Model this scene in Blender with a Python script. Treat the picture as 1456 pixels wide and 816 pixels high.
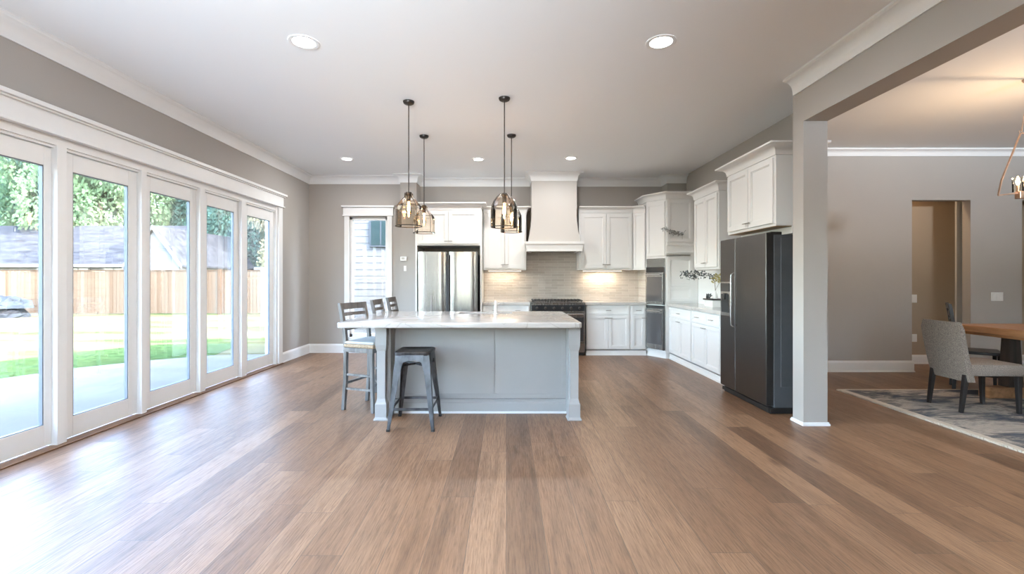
import bpy, bmesh, math, random
from mathutils import Vector, Matrix
random.seed(7)
PI = math.pi
for o in list(bpy.data.objects): bpy.data.objects.remove(o, do_unlink=True)
S = bpy.context.scene
COL = S.collection

# ------------------------------------------------------------------ camera
EYE = 1.31
cd = bpy.data.cameras.new('camera'); cam = bpy.data.objects.new('camera', cd); COL.objects.link(cam)
cam.location = (0, 0, EYE); cam.rotation_euler = (PI/2, 0, 0)
cd.sensor_fit = 'HORIZONTAL'; cd.sensor_width = 36; cd.lens = 36*660/1456
cd.shift_x = 8/1456; cd.shift_y = -11/1456
cd.clip_start = .05; cd.clip_end = 300
S.camera = cam

# ------------------------------------------------------------------ light and exposure
S.view_settings.view_transform = 'Standard'; S.view_settings.look = 'None'
S.view_settings.gamma = 1; S.view_settings.use_curve_mapping = False
S.view_settings.exposure = 0.80
S.cycles.use_denoising = True
S.cycles.max_bounces = 10; S.cycles.diffuse_bounces = 5; S.cycles.glossy_bounces = 4
S.cycles.transparent_max_bounces = 16; S.cycles.transmission_bounces = 8
S.cycles.sample_clamp_indirect = 6; S.cycles.caustics_reflective = False; S.cycles.caustics_refractive = False
SKY = 4.6
SUN = 3.0
REAR_FILL = 390.0
w = bpy.data.worlds.new('sky'); S.world = w; w.use_nodes = True
nt = w.node_tree; bg = nt.nodes['Background']
sky = nt.nodes.new('ShaderNodeTexSky'); sky.sky_type = 'NISHITA'; sky.sun_disc = False
sky.sun_elevation = math.radians(48); sky.sun_rotation = math.radians(110); sky.air_density = 1; sky.dust_density = 2.5
hz = nt.nodes.new('ShaderNodeHueSaturation'); hz.inputs['Saturation'].default_value = 1.0
nt.links.new(sky.outputs[0], hz.inputs['Color']); nt.links.new(hz.outputs[0], bg.inputs[0]); bg.inputs[1].default_value = SKY

def light(name, kind, loc, energy, color=(1, 1, 1), rot=(0, 0, 0), parent=None, **kw):
    l = bpy.data.lights.new(name, kind); l.energy = energy; l.color = color
    for k, v in kw.items(): setattr(l, k, v)
    o = bpy.data.objects.new(name, l); COL.objects.link(o); o.location = loc; o.rotation_euler = rot
    if parent: o.parent = parent
    return o
sd = Vector((-.78, .42, -.95))           # the way sunlight travels
light('sun', 'SUN', (0, 0, 20), SUN, (1, .95, .87), sd.to_track_quat('-Z', 'Y').to_euler(), angle=math.radians(1))
# added fill lamps behind the camera, tilted up to brighten the ceiling
for X, E, SP in ((-1.4, REAR_FILL, 72), (5.8, 430, 94)):
    light('rear_fill_lamp', 'AREA', (X, -3.35, 1.75 if X < 0 else 2.3), E, (.80, .90, 1), (-PI/2-math.radians(41), 0, PI),
          shape='RECTANGLE', size=1.0, size_y=1.7 if X < 0 else .6, spread=math.radians(SP))
# the sky as seen by the glass doors (a sampling portal only, it adds no light)
pl = light('door_portal', 'AREA', (-3.75, 2.85, 1.2), 1, rot=(0, PI/2, 0), shape='RECTANGLE', size=2.4, size_y=8.7)
pl.rotation_euler = (0, -PI/2, 0); pl.data.cycles.is_portal = True

# ------------------------------------------------------------------ materials
def new(name):
    m = bpy.data.materials.new(name); m.use_nodes = True
    return m, m.node_tree, m.node_tree.nodes['Principled BSDF']
def N(t, k, **kw):
    n = t.nodes.new(k)
    for a, b in kw.items():
        if a in n.inputs: n.inputs[a].default_value = b
        else: setattr(n, a, b)
    return n
def coords(t, scale=(1, 1, 1), rot=(0, 0, 0), gen='Object'):
    c = t.nodes.new('ShaderNodeTexCoord'); mp = t.nodes.new('ShaderNodeMapping')
    mp.inputs['Scale'].default_value = scale; mp.inputs['Rotation'].default_value = rot
    t.links.new(c.outputs[gen], mp.inputs[0]); return mp.outputs[0]
def ramp(t, src, stops):
    r = t.nodes.new('ShaderNodeValToRGB'); e = r.color_ramp.elements
    while len(e) < len(stops): e.new(.5)
    for x, (p, c) in zip(e, stops): x.position = p; x.color = (*c, 1)
    t.links.new(src, r.inputs[0]); return r.outputs[0]
def bump(t, p, src, strength=.2, dist=.01):
    b = t.nodes.new('ShaderNodeBump'); b.inputs['Strength'].default_value = strength; b.inputs['Distance'].default_value = dist
    t.links.new(src, b.inputs['Height']); t.links.new(b.outputs[0], p.inputs['Normal'])
def simple(name, col, rough=.5, metal=0, noise=0, nscale=8, stretch=(1, 1, 1), bmp=0, bscale=200, **kw):
    m, t, p = new(name)
    p.inputs['Base Color'].default_value = (*col, 1); p.inputs['Roughness'].default_value = rough; p.inputs['Metallic'].default_value = metal
    for k, v in kw.items(): p.inputs[k.replace('_', ' ')].default_value = v
    if noise:
        n = N(t, 'ShaderNodeTexNoise', Scale=nscale, Detail=4); t.links.new(coords(t, stretch), n.inputs['Vector'])
        a = tuple(max(0, c*(1-noise)) for c in col); b = tuple(min(1, c*(1+noise)) for c in col)
        t.links.new(ramp(t, n.outputs[0], [(.3, a), (.7, b)]), p.inputs['Base Color'])
    if bmp:
        n = N(t, 'ShaderNodeTexNoise', Scale=bscale, Detail=2); t.links.new(coords(t), n.inputs['Vector'])
        bump(t, p, n.outputs[0], bmp, .002)
    return m
M = {}
M['wall'] = simple('greige_wall_paint', (.395, .372, .347), .75, noise=.02, nscale=1.5, bmp=.15, bscale=260)
M['hall'] = simple('tan_hall_paint', (.37, .29, .21), .8, bmp=.1)
M['ceiling'] = simple('white_ceiling_paint', (.86, .885, .91), .85, bmp=.15, bscale=200)
M['trim'] = simple('white_trim_paint', (.80, .81, .815), .38, noise=.01)
M['cab'] = simple('white_cabinet_paint', (.79, .795, .79), .4, noise=.01, nscale=3)
M['island'] = simple('pale_grey_island_paint', (.335, .33, .325), .45, noise=.015, nscale=3)
M['hoodp'] = simple('cream_hood_plaster', (.50, .478, .45), .6, bmp=.1)
M['gap'] = simple('dark_gap', (.02, .02, .02), .8)
M['nickel'] = simple('brushed_nickel', (.42, .40, .38), .3, 1)
M['black'] = simple('black_metal', (.025, .023, .022), .45, .4, noise=.2)
M['bronze'] = simple('dark_bronze', (.06, .052, .047), .4, .8, noise=.3, nscale=40)
M['copper'] = simple('aged_copper', (.72, .50, .36), .3, 1, noise=.15, nscale=20)
M['chrome'] = simple('polished_chrome', (.7, .7, .7), .12, 1)
M['faucet'] = simple('pale_satin_metal', (.8, .78, .76), .3, .5)
M['blackglass'] = simple('black_oven_glass', (.03, .031, .033), .06, 0, Specular_IOR_Level=.9)
M['ovenglass'] = simple('grey_oven_glass', (.12, .12, .125), .08, .3, Specular_IOR_Level=.9)
M['grate'] = simple('cast_iron', (.04, .038, .036), .5, .3, noise=.3, nscale=50)
M['plastic'] = simple('white_plastic', (.78, .78, .77), .35)
M['blackwood'] = simple('black_stained_wood', (.018, .016, .016), .35, noise=.3, nscale=12, stretch=(1, 1, .1))
M['woodbrown'] = simple('plain_plywood', (.42, .27, .15), .6, noise=.15, nscale=6, stretch=(1, .1, 1))
M['bead'] = simple('grey_glazing_seal', (.12, .13, .15), .5)
M['sill'] = simple('oak_door_sill', (.15, .075, .036), .5, noise=.25, nscale=10, stretch=(4, .4, 1))
M['concrete'] = simple('pale_patio_concrete', (0.113, 0.111, 0.105), .8, noise=.12, nscale=.8, stretch=(.5, 1.5, 1), bmp=.3, bscale=60, Specular_IOR_Level=0)
M['shingle'] = simple('grey_roof_shingle', (0.026, 0.028, 0.033), .85, noise=.35, nscale=1.6, stretch=(1, 2, 2), Specular_IOR_Level=0)
M['extwhite'] = simple('white_exterior_paint', (0.122, 0.122, 0.120), .6, Specular_IOR_Level=0)
M['bark'] = simple('tree_bark', (.16, .12, .09), .9, noise=.4, nscale=14, stretch=(1, 1, .2))
M['tarp'] = simple('grey_tarp', (.030, .036, .043), .8, noise=.4, nscale=2.2, bmp=.4, bscale=8, Specular_IOR_Level=0)
M['mulch'] = simple('dark_brush', (0.018, 0.019, 0.022), .9, noise=.5, nscale=12, Specular_IOR_Level=0)
M['wine'] = simple('white_ceramic', (.80, .80, .78), .2)
M['greenleaf'] = simple('dusty_dark_leaf', (.10, .115, .12), .6, noise=.4, nscale=30)
M['yellowleaf'] = simple('olive_yellow_leaf', (.42, .36, .14), .6, noise=.3, nscale=30)
M['greyleaf'] = simple('grey_dry_leaf', (.34, .34, .33), .7, noise=.3, nscale=30)

def steel(name, col, rough, streak=.1, stretch=(60, 60, .4)):
    m, t, p = new(name); p.inputs['Metallic'].default_value = 1
    n = N(t, 'ShaderNodeTexNoise', Scale=3, Detail=3); t.links.new(coords(t, stretch), n.inputs['Vector'])
    t.links.new(ramp(t, n.outputs[0], [(.3, tuple(c*(1-streak) for c in col)), (.7, tuple(min(1, c*(1+streak)) for c in col))]), p.inputs['Base Color'])
    r = ramp(t, n.outputs[0], [(.3, (rough*.8,)*3), (.7, (rough*1.2,)*3)]); t.links.new(r, p.inputs['Roughness'])
    return m
M['steel'] = steel('brushed_stainless_steel', (.33, .325, .32), .24, .06, (30, 30, .15))
M['blacksteel'] = steel('black_stainless_steel', (.12, .113, .108), .36, .03, (40, 40, 1))
M['blackside'] = simple('grey_fridge_side', (.075, .078, .085), .5, .2, noise=.08, bmp=.2, bscale=300)
M['gunmetal'] = steel('galvanised_gunmetal', (.072, .074, .080), .38, .5, (6, 6, 3))
M['brushedrail'] = simple('satin_handle_steel', (.6, .6, .6), .25, 1)

def emit(name, col, strength):
    m, t, p = new(name); p.inputs['Base Color'].default_value = (*col, 1)
    p.inputs['Emission Color'].default_value = (*col, 1); p.inputs['Emission Strength'].default_value = strength
    return m
M['led'] = emit('lit_downlight_lens', (1, .97, .92), 9)
M['filament'] = emit('glowing_filament', (1, .58, .22), 40)
M['candlebulb'] = emit('glowing_candle_bulb', (1, .66, .34), 24)
M['ledstrip'] = emit('warm_led_strip', (1, .80, .58), 4)

def thin_glass(name, tint=(1, 1, 1), refl=1.0, rough=0.0, ior=1.45, tintmix=None):
    m = bpy.data.materials.new(name); m.use_nodes = True; t = m.node_tree
    t.nodes.remove(t.nodes['Principled BSDF']); out = t.nodes['Material Output']
    tr = N(t, 'ShaderNodeBsdfTransparent'); tr.inputs[0].default_value = (*tint, 1)
    gl = N(t, 'ShaderNodeBsdfGlossy'); gl.inputs['Roughness'].default_value = rough; gl.inputs[0].default_value = (1, 1, 1, 1)
    fr = N(t, 'ShaderNodeFresnel'); fr.inputs[0].default_value = ior
    mx = N(t, 'ShaderNodeMixShader')
    if refl != 1:
        mu = N(t, 'ShaderNodeMath', operation='MULTIPLY'); t.links.new(fr.outputs[0], mu.inputs[0]); mu.inputs[1].default_value = refl
        t.links.new(mu.outputs[0], mx.inputs[0])
    else: t.links.new(fr.outputs[0], mx.inputs[0])
    t.links.new(tr.outputs[0], mx.inputs[1]); t.links.new(gl.outputs[0], mx.inputs[2]); t.links.new(mx.outputs[0], out.inputs[0])
    return m
M['glass'] = thin_glass('window_glass', (.97, .99, .985), .3)
M['amber'] = thin_glass('smoky_amber_glass', (.95, .885, .80), 1.3, .02)
M['clear'] = thin_glass('clear_cup_glass', (.93, .88, .8), 1.3, .02)

def floor_mat():
    m, t, p = new('oak_plank_floor'); L = t.links
    c0 = coords(t); sep = N(t, 'ShaderNodeSeparateXYZ'); L.new(c0, sep.inputs[0])
    def mth(op, a, b=None):
        n = N(t, 'ShaderNodeMath', operation=op)
        for k, q in enumerate((a, b)):
            if q is None: continue
            if isinstance(q, (int, float)): n.inputs[k].default_value = q
            else: L.new(q, n.inputs[k])
        return n.outputs[0]
    PW, PL = .195, 1.9
    u = mth('DIVIDE', sep.outputs[0], PW); row = mth('FLOOR', u)
    w1 = N(t, 'ShaderNodeTexWhiteNoise', noise_dimensions='1D'); L.new(row, w1.inputs['W'])
    vv = mth('ADD', mth('DIVIDE', sep.outputs[1], PL), mth('MULTIPLY', w1.outputs[0], 7.0)); cell = mth('FLOOR', vv)
    cb = N(t, 'ShaderNodeCombineXYZ'); L.new(row, cb.inputs[0]); L.new(cell, cb.inputs[1])
    w2 = N(t, 'ShaderNodeTexWhiteNoise', noise_dimensions='2D'); L.new(cb.outputs[0], w2.inputs['Vector'])
    fu = mth('SUBTRACT', u, row); fv = mth('SUBTRACT', vv, cell)
    du = mth('MULTIPLY', mth('MINIMUM', fu, mth('SUBTRACT', 1, fu)), PW); dv = mth('MULTIPLY', mth('MINIMUM', fv, mth('SUBTRACT', 1, fv)), PL)
    joint = mth('LESS_THAN', mth('MINIMUM', du, dv), .0014)
    # grain, shifted plank by plank
    sc = N(t, 'ShaderNodeVectorMath', operation='MULTIPLY_ADD'); sc.inputs[1].default_value = (13, 29, 7)
    L.new(w2.outputs['Color'], sc.inputs[0]); L.new(c0, sc.inputs[2])
    mp = N(t, 'ShaderNodeMapping'); mp.inputs['Scale'].default_value = (9, .75, 1); L.new(sc.outputs[0], mp.inputs[0])
    big = N(t, 'ShaderNodeTexNoise', Scale=1.3, Detail=5, Distortion=1.1); L.new(mp.outputs[0], big.inputs['Vector'])
    mp2 = N(t, 'ShaderNodeMapping'); mp2.inputs['Scale'].default_value = (75, 3.4, 1); L.new(sc.outputs[0], mp2.inputs[0])
    fine = N(t, 'ShaderNodeTexNoise', Scale=2.2, Detail=6, Roughness=.65, Distortion=.4); L.new(mp2.outputs[0], fine.inputs['Vector'])
    mp3 = N(t, 'ShaderNodeMapping'); mp3.inputs['Scale'].default_value = (5, .5, 1); L.new(sc.outputs[0], mp3.inputs[0])
    wv = N(t, 'ShaderNodeTexWave', Scale=4.0, Distortion=9, Detail=3); wv.bands_direction = 'X'; wv.inputs['Detail Scale'].default_value = .8
    L.new(mp3.outputs[0], wv.inputs['Vector'])
    plank = ramp(t, w2.outputs['Value'], [(0, (.165, .090, .049)), (.10, (.205, .110, .059)), (.55, (.245, .134, .072)), (1, (.31, .18, .102))])
    def mul(a, src, stops, f):
        r = ramp(t, src, stops); x = N(t, 'ShaderNodeMix', data_type='RGBA', blend_type='MULTIPLY'); x.inputs[0].default_value = f
        L.new(a, x.inputs[6]); L.new(r, x.inputs[7]); return x.outputs[2]
    a = mul(plank, big.outputs[0], [(.30, (.62, .58, .55)), (.52, (1, 1, 1)), (.8, (1.10, 1.08, 1.06))], .85)
    a = mul(a, fine.outputs[0], [(.36, (.52, .47, .43)), (.55, (1, 1, 1))], .8)
    a = mul(a, wv.outputs[0], [(0, (.80, .77, .74)), (.4, (1, 1, 1))], .55)
    kn = N(t, 'ShaderNodeTexVoronoi', Scale=1.0); mk = N(t, 'ShaderNodeMapping'); mk.inputs['Scale'].default_value = (2.6, .9, 1)
    L.new(sc.outputs[0], mk.inputs[0]); L.new(mk.outputs[0], kn.inputs['Vector'])
    a = mul(a, kn.outputs['Distance'], [(.03, (.42, .36, .32)), (.10, (1, 1, 1))], .8)
    j = N(t, 'ShaderNodeMix', data_type='RGBA'); L.new(joint, j.inputs[0]); L.new(a, j.inputs[6]); j.inputs[7].default_value = (.07, .045, .032, 1)
    L.new(j.outputs[2], p.inputs['Base Color'])
    rr = ramp(t, fine.outputs[0], [(.3, (.44,)*3), (.7, (.34,)*3)]); L.new(rr, p.inputs['Roughness'])
    p.inputs['Specular IOR Level'].default_value = .65
    ad = N(t, 'ShaderNodeMath', operation='MULTIPLY_ADD'); L.new(joint, ad.inputs[0]); ad.inputs[1].default_value = -1.5; L.new(fine.outputs[0], ad.inputs[2])
    bump(t, p, ad.outputs[0], .22, .003)
    return m
M['floor'] = floor_mat()

def quartz():
    m, t, p = new('white_veined_quartz'); L = t.links
    v = coords(t)
    n1 = N(t, 'ShaderNodeTexNoise', Scale=1.6, Detail=8, Distortion=1.6); L.new(v, n1.inputs['Vector'])
    a = ramp(t, n1.outputs[0], [(.35, (.54, .52, .50)), (.485, (.52, .50, .48)), (.5, (.40, .37, .34)), (.515, (.52, .50, .48)), (.8, (.57, .55, .53))])
    L.new(a, p.inputs['Base Color']); p.inputs['Roughness'].default_value = .13; p.inputs['Specular IOR Level'].default_value = .6
    return m
M['quartz'] = quartz()

def tile():
    m, t, p = new('glossy_greige_tile'); L = t.links
    v = coords(t, (1, 1, 1), (PI/2, 0, 0))
    br = N(t, 'ShaderNodeTexBrick', Scale=1.0); br.offset = .5
    br.inputs['Color1'].default_value = (.44, .40, .36, 1); br.inputs['Color2'].default_value = (.54, .50, .455, 1); br.inputs['Mortar'].default_value = (.62, .60, .57, 1)
    br.inputs['Mortar Size'].default_value = .0022; br.inputs['Brick Width'].default_value = .235; br.inputs['Row Height'].default_value = .047
    L.new(v, br.inputs['Vector']); L.new(br.outputs['Color'], p.inputs['Base Color'])
    n = N(t, 'ShaderNodeTexNoise', Scale=9, Detail=3); L.new(coords(t, (1, 1, 4)), n.inputs['Vector'])
    ad = N(t, 'ShaderNodeMath', operation='MULTIPLY_ADD'); L.new(br.outputs['Fac'], ad.inputs[0]); ad.inputs[1].default_value = -.6; L.new(n.outputs[0], ad.inputs[2])
    bump(t, p, ad.outputs[0], .55, .012); p.inputs['Roughness'].default_value = .14
    return m
M['tile'] = tile()

def woodgrain(name, c1, c2, stretch=(12, 1, 12), rough=.45):
    m, t, p = new(name); L = t.links
    n = N(t, 'ShaderNodeTexNoise', Scale=2.2, Detail=6, Distortion=.8); L.new(coords(t, stretch), n.inputs['Vector'])
    L.new(ramp(t, n.outputs[0], [(.3, c1), (.7, c2)]), p.inputs['Base Color']); p.inputs['Roughness'].default_value = rough
    bump(t, p, n.outputs[0], .15, .003); return m
M['tablewood'] = woodgrain('honey_table_wood', (.28, .13, .055), (.48, .25, .12), (9, 1, 9), .32)
M['greywash'] = woodgrain('grey_washed_wood', (.06, .053, .048), (.20, .185, .175), (8, 8, 1))
M['whitewash'] = simple('white_seat_cushion', (.50, .49, .47), .8, noise=.05)
M['rush'] = woodgrain('woven_rush', (.20, .13, .08), (.48, .36, .24), (30, 30, 30), .8)
M['darkwalnut'] = woodgrain('dark_stained_leg', (.02, .016, .014), (.07, .05, .04), (8, 8, 1))

def fabric():
    m, t, p = new('grey_tweed_fabric'); L = t.links
    n = N(t, 'ShaderNodeTexNoise', Scale=150, Detail=3); L.new(coords(t), n.inputs['Vector'])
    L.new(ramp(t, n.outputs[0], [(.35, (.145, .118, .10)), (.65, (.33, .28, .24))]), p.inputs['Base Color'])
    p.inputs['Roughness'].default_value = .95; bump(t, p, n.outputs[0], .5, .002); return m
M['tweed'] = fabric()

def rugmat():
    m, t, p = new('distressed_rug_pile'); L = t.links
    n = N(t, 'ShaderNodeTexNoise', Scale=1.5, Detail=10, Roughness=.72, Distortion=.6); L.new(coords(t, (1, 2.6, 1)), n.inputs['Vector'])
    a = ramp(t, n.outputs[0], [(.38, (.04, .055, .085)), (.45, (.11, .115, .125)), (.50, (.24, .22, .20)), (.55, (.50, .44, .37)), (.60, (.34, .31, .28)), (.68, (.14, .135, .135))])
    # pale border by distance from the edge (generated coordinates)
    c = N(t, 'ShaderNodeTexCoord'); sp = N(t, 'ShaderNodeSeparateXYZ'); L.new(c.outputs['Generated'], sp.inputs[0])
    def edge(sock, d):
        s = N(t, 'ShaderNodeMath', operation='SUBTRACT'); L.new(sock, s.inputs[0]); s.inputs[1].default_value = .5
        b = N(t, 'ShaderNodeMath', operation='ABSOLUTE'); L.new(s.outputs[0], b.inputs[0])
        g = N(t, 'ShaderNodeMath', operation='GREATER_THAN'); L.new(b.outputs[0], g.inputs[0]); g.inputs[1].default_value = .5-d
        return g.outputs[0]
    mx = N(t, 'ShaderNodeMath', operation='MAXIMUM'); L.new(edge(sp.outputs[0], .02), mx.inputs[0]); L.new(edge(sp.outputs[1], .015), mx.inputs[1])
    mi = N(t, 'ShaderNodeMix', data_type='RGBA'); L.new(mx.outputs[0], mi.inputs[0]); L.new(a, mi.inputs[6]); mi.inputs[7].default_value = (.62, .55, .46, 1)
    L.new(mi.outputs[2], p.inputs['Base Color']); p.inputs['Roughness'].default_value = .95
    f = N(t, 'ShaderNodeTexNoise', Scale=90, Detail=2); L.new(coords(t), f.inputs['Vector']); bump(t, p, f.outputs[0], .8, .01)
    return m
M['rug'] = rugmat()

def leafmat(name, cols):
    m, t, p = new(name); L = t.links
    n = N(t, 'ShaderNodeTexNoise', Scale=1.1, Detail=6, Roughness=.7); L.new(coords(t), n.inputs['Vector'])
    L.new(ramp(t, n.outputs[0], list(zip((.3, .5, .7), cols))), p.inputs['Base Color']); p.inputs['Roughness'].default_value = .6
    p.inputs['Specular IOR Level'].default_value = .1
    tr = N(t, 'ShaderNodeBsdfTranslucent'); tr.inputs[0].default_value = (*cols[2], 1); mx = N(t, 'ShaderNodeMixShader'); mx.inputs[0].default_value = .35
    L.new(p.outputs[0], mx.inputs[1]); L.new(tr.outputs[0], mx.inputs[2]); L.new(mx.outputs[0], t.nodes['Material Output'].inputs[0])
    return m
M['leaf'] = [leafmat('leafy_green', ((0.044, 0.088, 0.046), (0.082, 0.138, 0.075), (0.151, 0.207, 0.112))),
             leafmat('blue_green_leaves', ((0.034, 0.082, 0.063), (0.063, 0.119, 0.093), (0.112, 0.177, 0.138))),
             leafmat('pale_yellow_leaves', ((0.099, 0.116, 0.061), (0.148, 0.142, 0.087), (0.209, 0.186, 0.139)))]
def lawnmat():
    m, t, p = new('mown_lawn'); L = t.links
    n = N(t, 'ShaderNodeTexNoise', Scale=.35, Detail=8, Roughness=.65); L.new(coords(t, (.6, 2, 1)), n.inputs['Vector'])
    L.new(ramp(t, n.outputs[0], [(.36, (.032, .055, .018)), (.46, (.064, .066, .034)), (.60, (.088, .077, .052))]), p.inputs['Base Color'])
    p.inputs['Roughness'].default_value = .95; p.inputs['Specular IOR Level'].default_value = 0
    f = N(t, 'ShaderNodeTexNoise', Scale=40, Detail=4); L.new(coords(t), f.inputs['Vector']); bump(t, p, f.outputs[0], .6, .03)
    return m
M['lawn'] = lawnmat()
M['turf'] = simple('shaded_green_turf', (.030, .052, .020), .95, noise=.45, nscale=14, bmp=.6, bscale=50, Specular_IOR_Level=0)  # green grass with the shade of the house put into its colour
def boardmat(name, axis, w_, c1, c2):
    m, t, p = new(name); L = t.links
    c = N(t, 'ShaderNodeTexCoord'); sp = N(t, 'ShaderNodeSeparateXYZ'); L.new(c.outputs['Object'], sp.inputs[0])
    d = N(t, 'ShaderNodeMath', operation='DIVIDE'); L.new(sp.outputs[axis], d.inputs[0]); d.inputs[1].default_value = w_
    fl = N(t, 'ShaderNodeMath', operation='FLOOR'); L.new(d.outputs[0], fl.inputs[0])
    wn = N(t, 'ShaderNodeTexWhiteNoise', noise_dimensions='1D'); L.new(fl.outputs[0], wn.inputs['W'])
    L.new(ramp(t, wn.outputs[0], [(0, c1), (1, c2)]), p.inputs['Base Color']); p.inputs['Roughness'].default_value = .8; p.inputs['Specular IOR Level'].default_value = 0
    return m
M['fence'] = boardmat('cedar_fence_boards', 0, .14, (0.074, 0.049, 0.032), (0.108, 0.085, 0.063))
M['fencepost'] = simple('cedar_fence_post', (0.058, 0.035, 0.021), .8, noise=.2, nscale=6, Specular_IOR_Level=0)
M['siding'] = simple('white_lap_siding', (.088, .087, .086), .7, noise=.12, nscale=3, stretch=(.5, 1, 8), Specular_IOR_Level=0)

# ------------------------------------------------------------------ helpers
class MB:
    def __init__(s): s.b = bmesh.new()
    def box(s, x0, x1, y0, y1, z0, z1, bev=0):
        x0, x1 = sorted((x0, x1)); y0, y1 = sorted((y0, y1)); z0, z1 = sorted((z0, z1))
        v = [s.b.verts.new(c) for c in ((x0, y0, z0), (x1, y0, z0), (x1, y1, z0), (x0, y1, z0), (x0, y0, z1), (x1, y0, z1), (x1, y1, z1), (x0, y1, z1))]
        f = [s.b.faces.new([v[i] for i in q]) for q in ((0, 3, 2, 1), (4, 5, 6, 7), (0, 1, 5, 4), (1, 2, 6, 5), (2, 3, 7, 6), (3, 0, 4, 7))]
        if bev:
            e = list({e for g in f for e in g.edges}); bmesh.ops.bevel(s.b, geom=e, offset=bev, segments=2, profile=.5, affect='EDGES')
        return s
    def loft(s, rings, cap=True, closed=True):
        R = [[s.b.verts.new(p) for p in r] for r in rings]; n = len(R[0])
        for a, b in zip(R, R[1:]):
            for i in range(n if closed else n-1):
                j = (i+1) % n; s.b.faces.new((a[i], a[j], b[j], b[i]))
        if cap: s.b.faces.new(R[0][::-1]); s.b.faces.new(R[-1])
        return s
    def prism(s, pts, z0, z1): return s.loft([[(x, y, z0) for x, y in pts], [(x, y, z1) for x, y in pts]])
    def lathe(s, prof, cx=0, cy=0, n=24, cap=False):
        return s.loft([[(cx+r*math.cos(2*PI*i/n), cy+r*math.sin(2*PI*i/n), z) for i in range(n)] for r, z in prof], cap)
    def cyl(s, cx, cy, r, z0, z1, n=20, r2=None): return s.lathe([(r, z0), (r if r2 is None else r2, z1)], cx, cy, n, True)
    def tube(s, pts, r, n=8):
        pts = [Vector(p) for p in pts]; rings = []
        rr = r if isinstance(r, (list, tuple)) else [r]*len(pts)
        up = None
        for i, p in enumerate(pts):
            d = (pts[min(i+1, len(pts)-1)]-pts[max(i-1, 0)]).normalized()
            if up is None: up = Vector((0, 0, 1)) if abs(d.z) < .9 else Vector((1, 0, 0))
            u = d.cross(up).normalized(); v = u.cross(d).normalized(); up = v
            rings.append([tuple(p+u*rr[i]*math.cos(2*PI*k/n)+v*rr[i]*math.sin(2*PI*k/n)) for k in range(n)])
        return s.loft(rings)
    def bar(s, a, b, w_, h=None):           # square-section bar between two points
        return s.taper(a, b, w_, h or w_, w_, h or w_)
    def taper(s, a, b, w0, h0, w1, h1):
        a, b = Vector(a), Vector(b); d = (b-a).normalized(); up = Vector((0, 0, 1)) if abs(d.z) < .8 else Vector((0, 1, 0))
        u = d.cross(up).normalized(); v = u.cross(d).normalized(); R = []
        for p, W, H in ((a, w0, h0), (b, w1, h1)):
            R.append([tuple(p+u*sx*W/2+v*sy*H/2) for sx, sy in ((-1, -1), (1, -1), (1, 1), (-1, 1))])
        return s.loft(R)
    def sweep(s, path, prof, side=1):       # prof [(d,z)], mitred in plan, offset to the left of travel when side=1
        P = [Vector(p[:2]) for p in path]; rings = []
        ns = []
        for a, b in zip(P, P[1:]):
            d = (b-a).normalized(); ns.append(Vector((-d.y, d.x))*side)
        for i, p in enumerate(P):
            if i == 0: n = ns[0]
            elif i == len(P)-1: n = ns[-1]
            else: n = (ns[i-1]+ns[i])/(1+ns[i-1].dot(ns[i]))
            rings.append([(p.x+n.x*d, p.y+n.y*d, z) for d, z in prof])
        return s.loft(rings)
    def quad(s, pts): s.b.faces.new([s.b.verts.new(p) for p in pts]); return s
def cove(top, h, p, n=6):
    pts = [(0, top-h), (.012, top-h), (.014, top-h+.02)]
    for i in range(n+1):
        a = i/n*PI/2; pts.append((.016+(p-.032)*(1-math.cos(a)), top-h+.026+(h-.052)*math.sin(a)))
    pts += [(p-.012, top-.022), (p, top-.018), (p, top-.001), (0, top-.001)]
    return pts
def tag(o, label=None, cat=None, group=None, kind=None):
    if label: o['label'] = label
    if cat: o['category'] = cat
    if group: o['group'] = group
    if kind: o['kind'] = kind
    return o
def build(name, mb, mat, parent=None, smooth=False, bevel=0, sub=0, ang=35):
    bmesh.ops.recalc_face_normals(mb.b, faces=mb.b.faces)
    me = bpy.data.meshes.new(name); mb.b.to_mesh(me); mb.b.free()
    me.materials.append(M[mat] if isinstance(mat, str) else mat)
    o = bpy.data.objects.new(name, me); COL.objects.link(o)
    if parent: o.parent = parent
    if bevel:
        md = o.modifiers.new('bevel', 'BEVEL'); md.width = bevel; md.segments = 2; md.limit_method = 'ANGLE'; md.angle_limit = math.radians(40)
    if sub:
        md = o.modifiers.new('sub', 'SUBSURF'); md.levels = sub; md.render_levels = sub
    if smooth:
        for p in me.polygons: p.use_smooth = True
        if not sub: me.set_sharp_from_angle(angle=math.radians(ang))
    return o
def thing(name, label, cat, loc=(0, 0, 0), rz=0, group=None, kind=None):
    o = bpy.data.objects.new(name, None); COL.objects.link(o); o.location = loc; o.rotation_euler = (0, 0, rz)
    o.empty_display_size = .1
    return tag(o, label, cat, group, kind)
def struct(name, mb, mat, parent=None, **kw):
    o = build(name, mb, mat, parent, **kw)
    if not parent: o['kind'] = 'structure'
    return o
def copy_tree(o, parent=None):
    c = o.copy(); COL.objects.link(c); c.parent = parent
    for ch in list(o.children): copy_tree(ch, c)
    return c

# ------------------------------------------------------------------ room shell
H = 3.15; XL = -3.52; XR = 3.18; YB = 8.5; YW = 8.28; YD = 6.57; XD = 8.3; YR = -3.5
struct('floor', MB().box(XL-.16, XD+.2, YR-.2, 8.7, -.12, 0), 'floor')
struct('ceiling', MB().box(XL-.35, XD+.35, YR-.35, 8.9, H, H+.35), 'ceiling')
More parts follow.
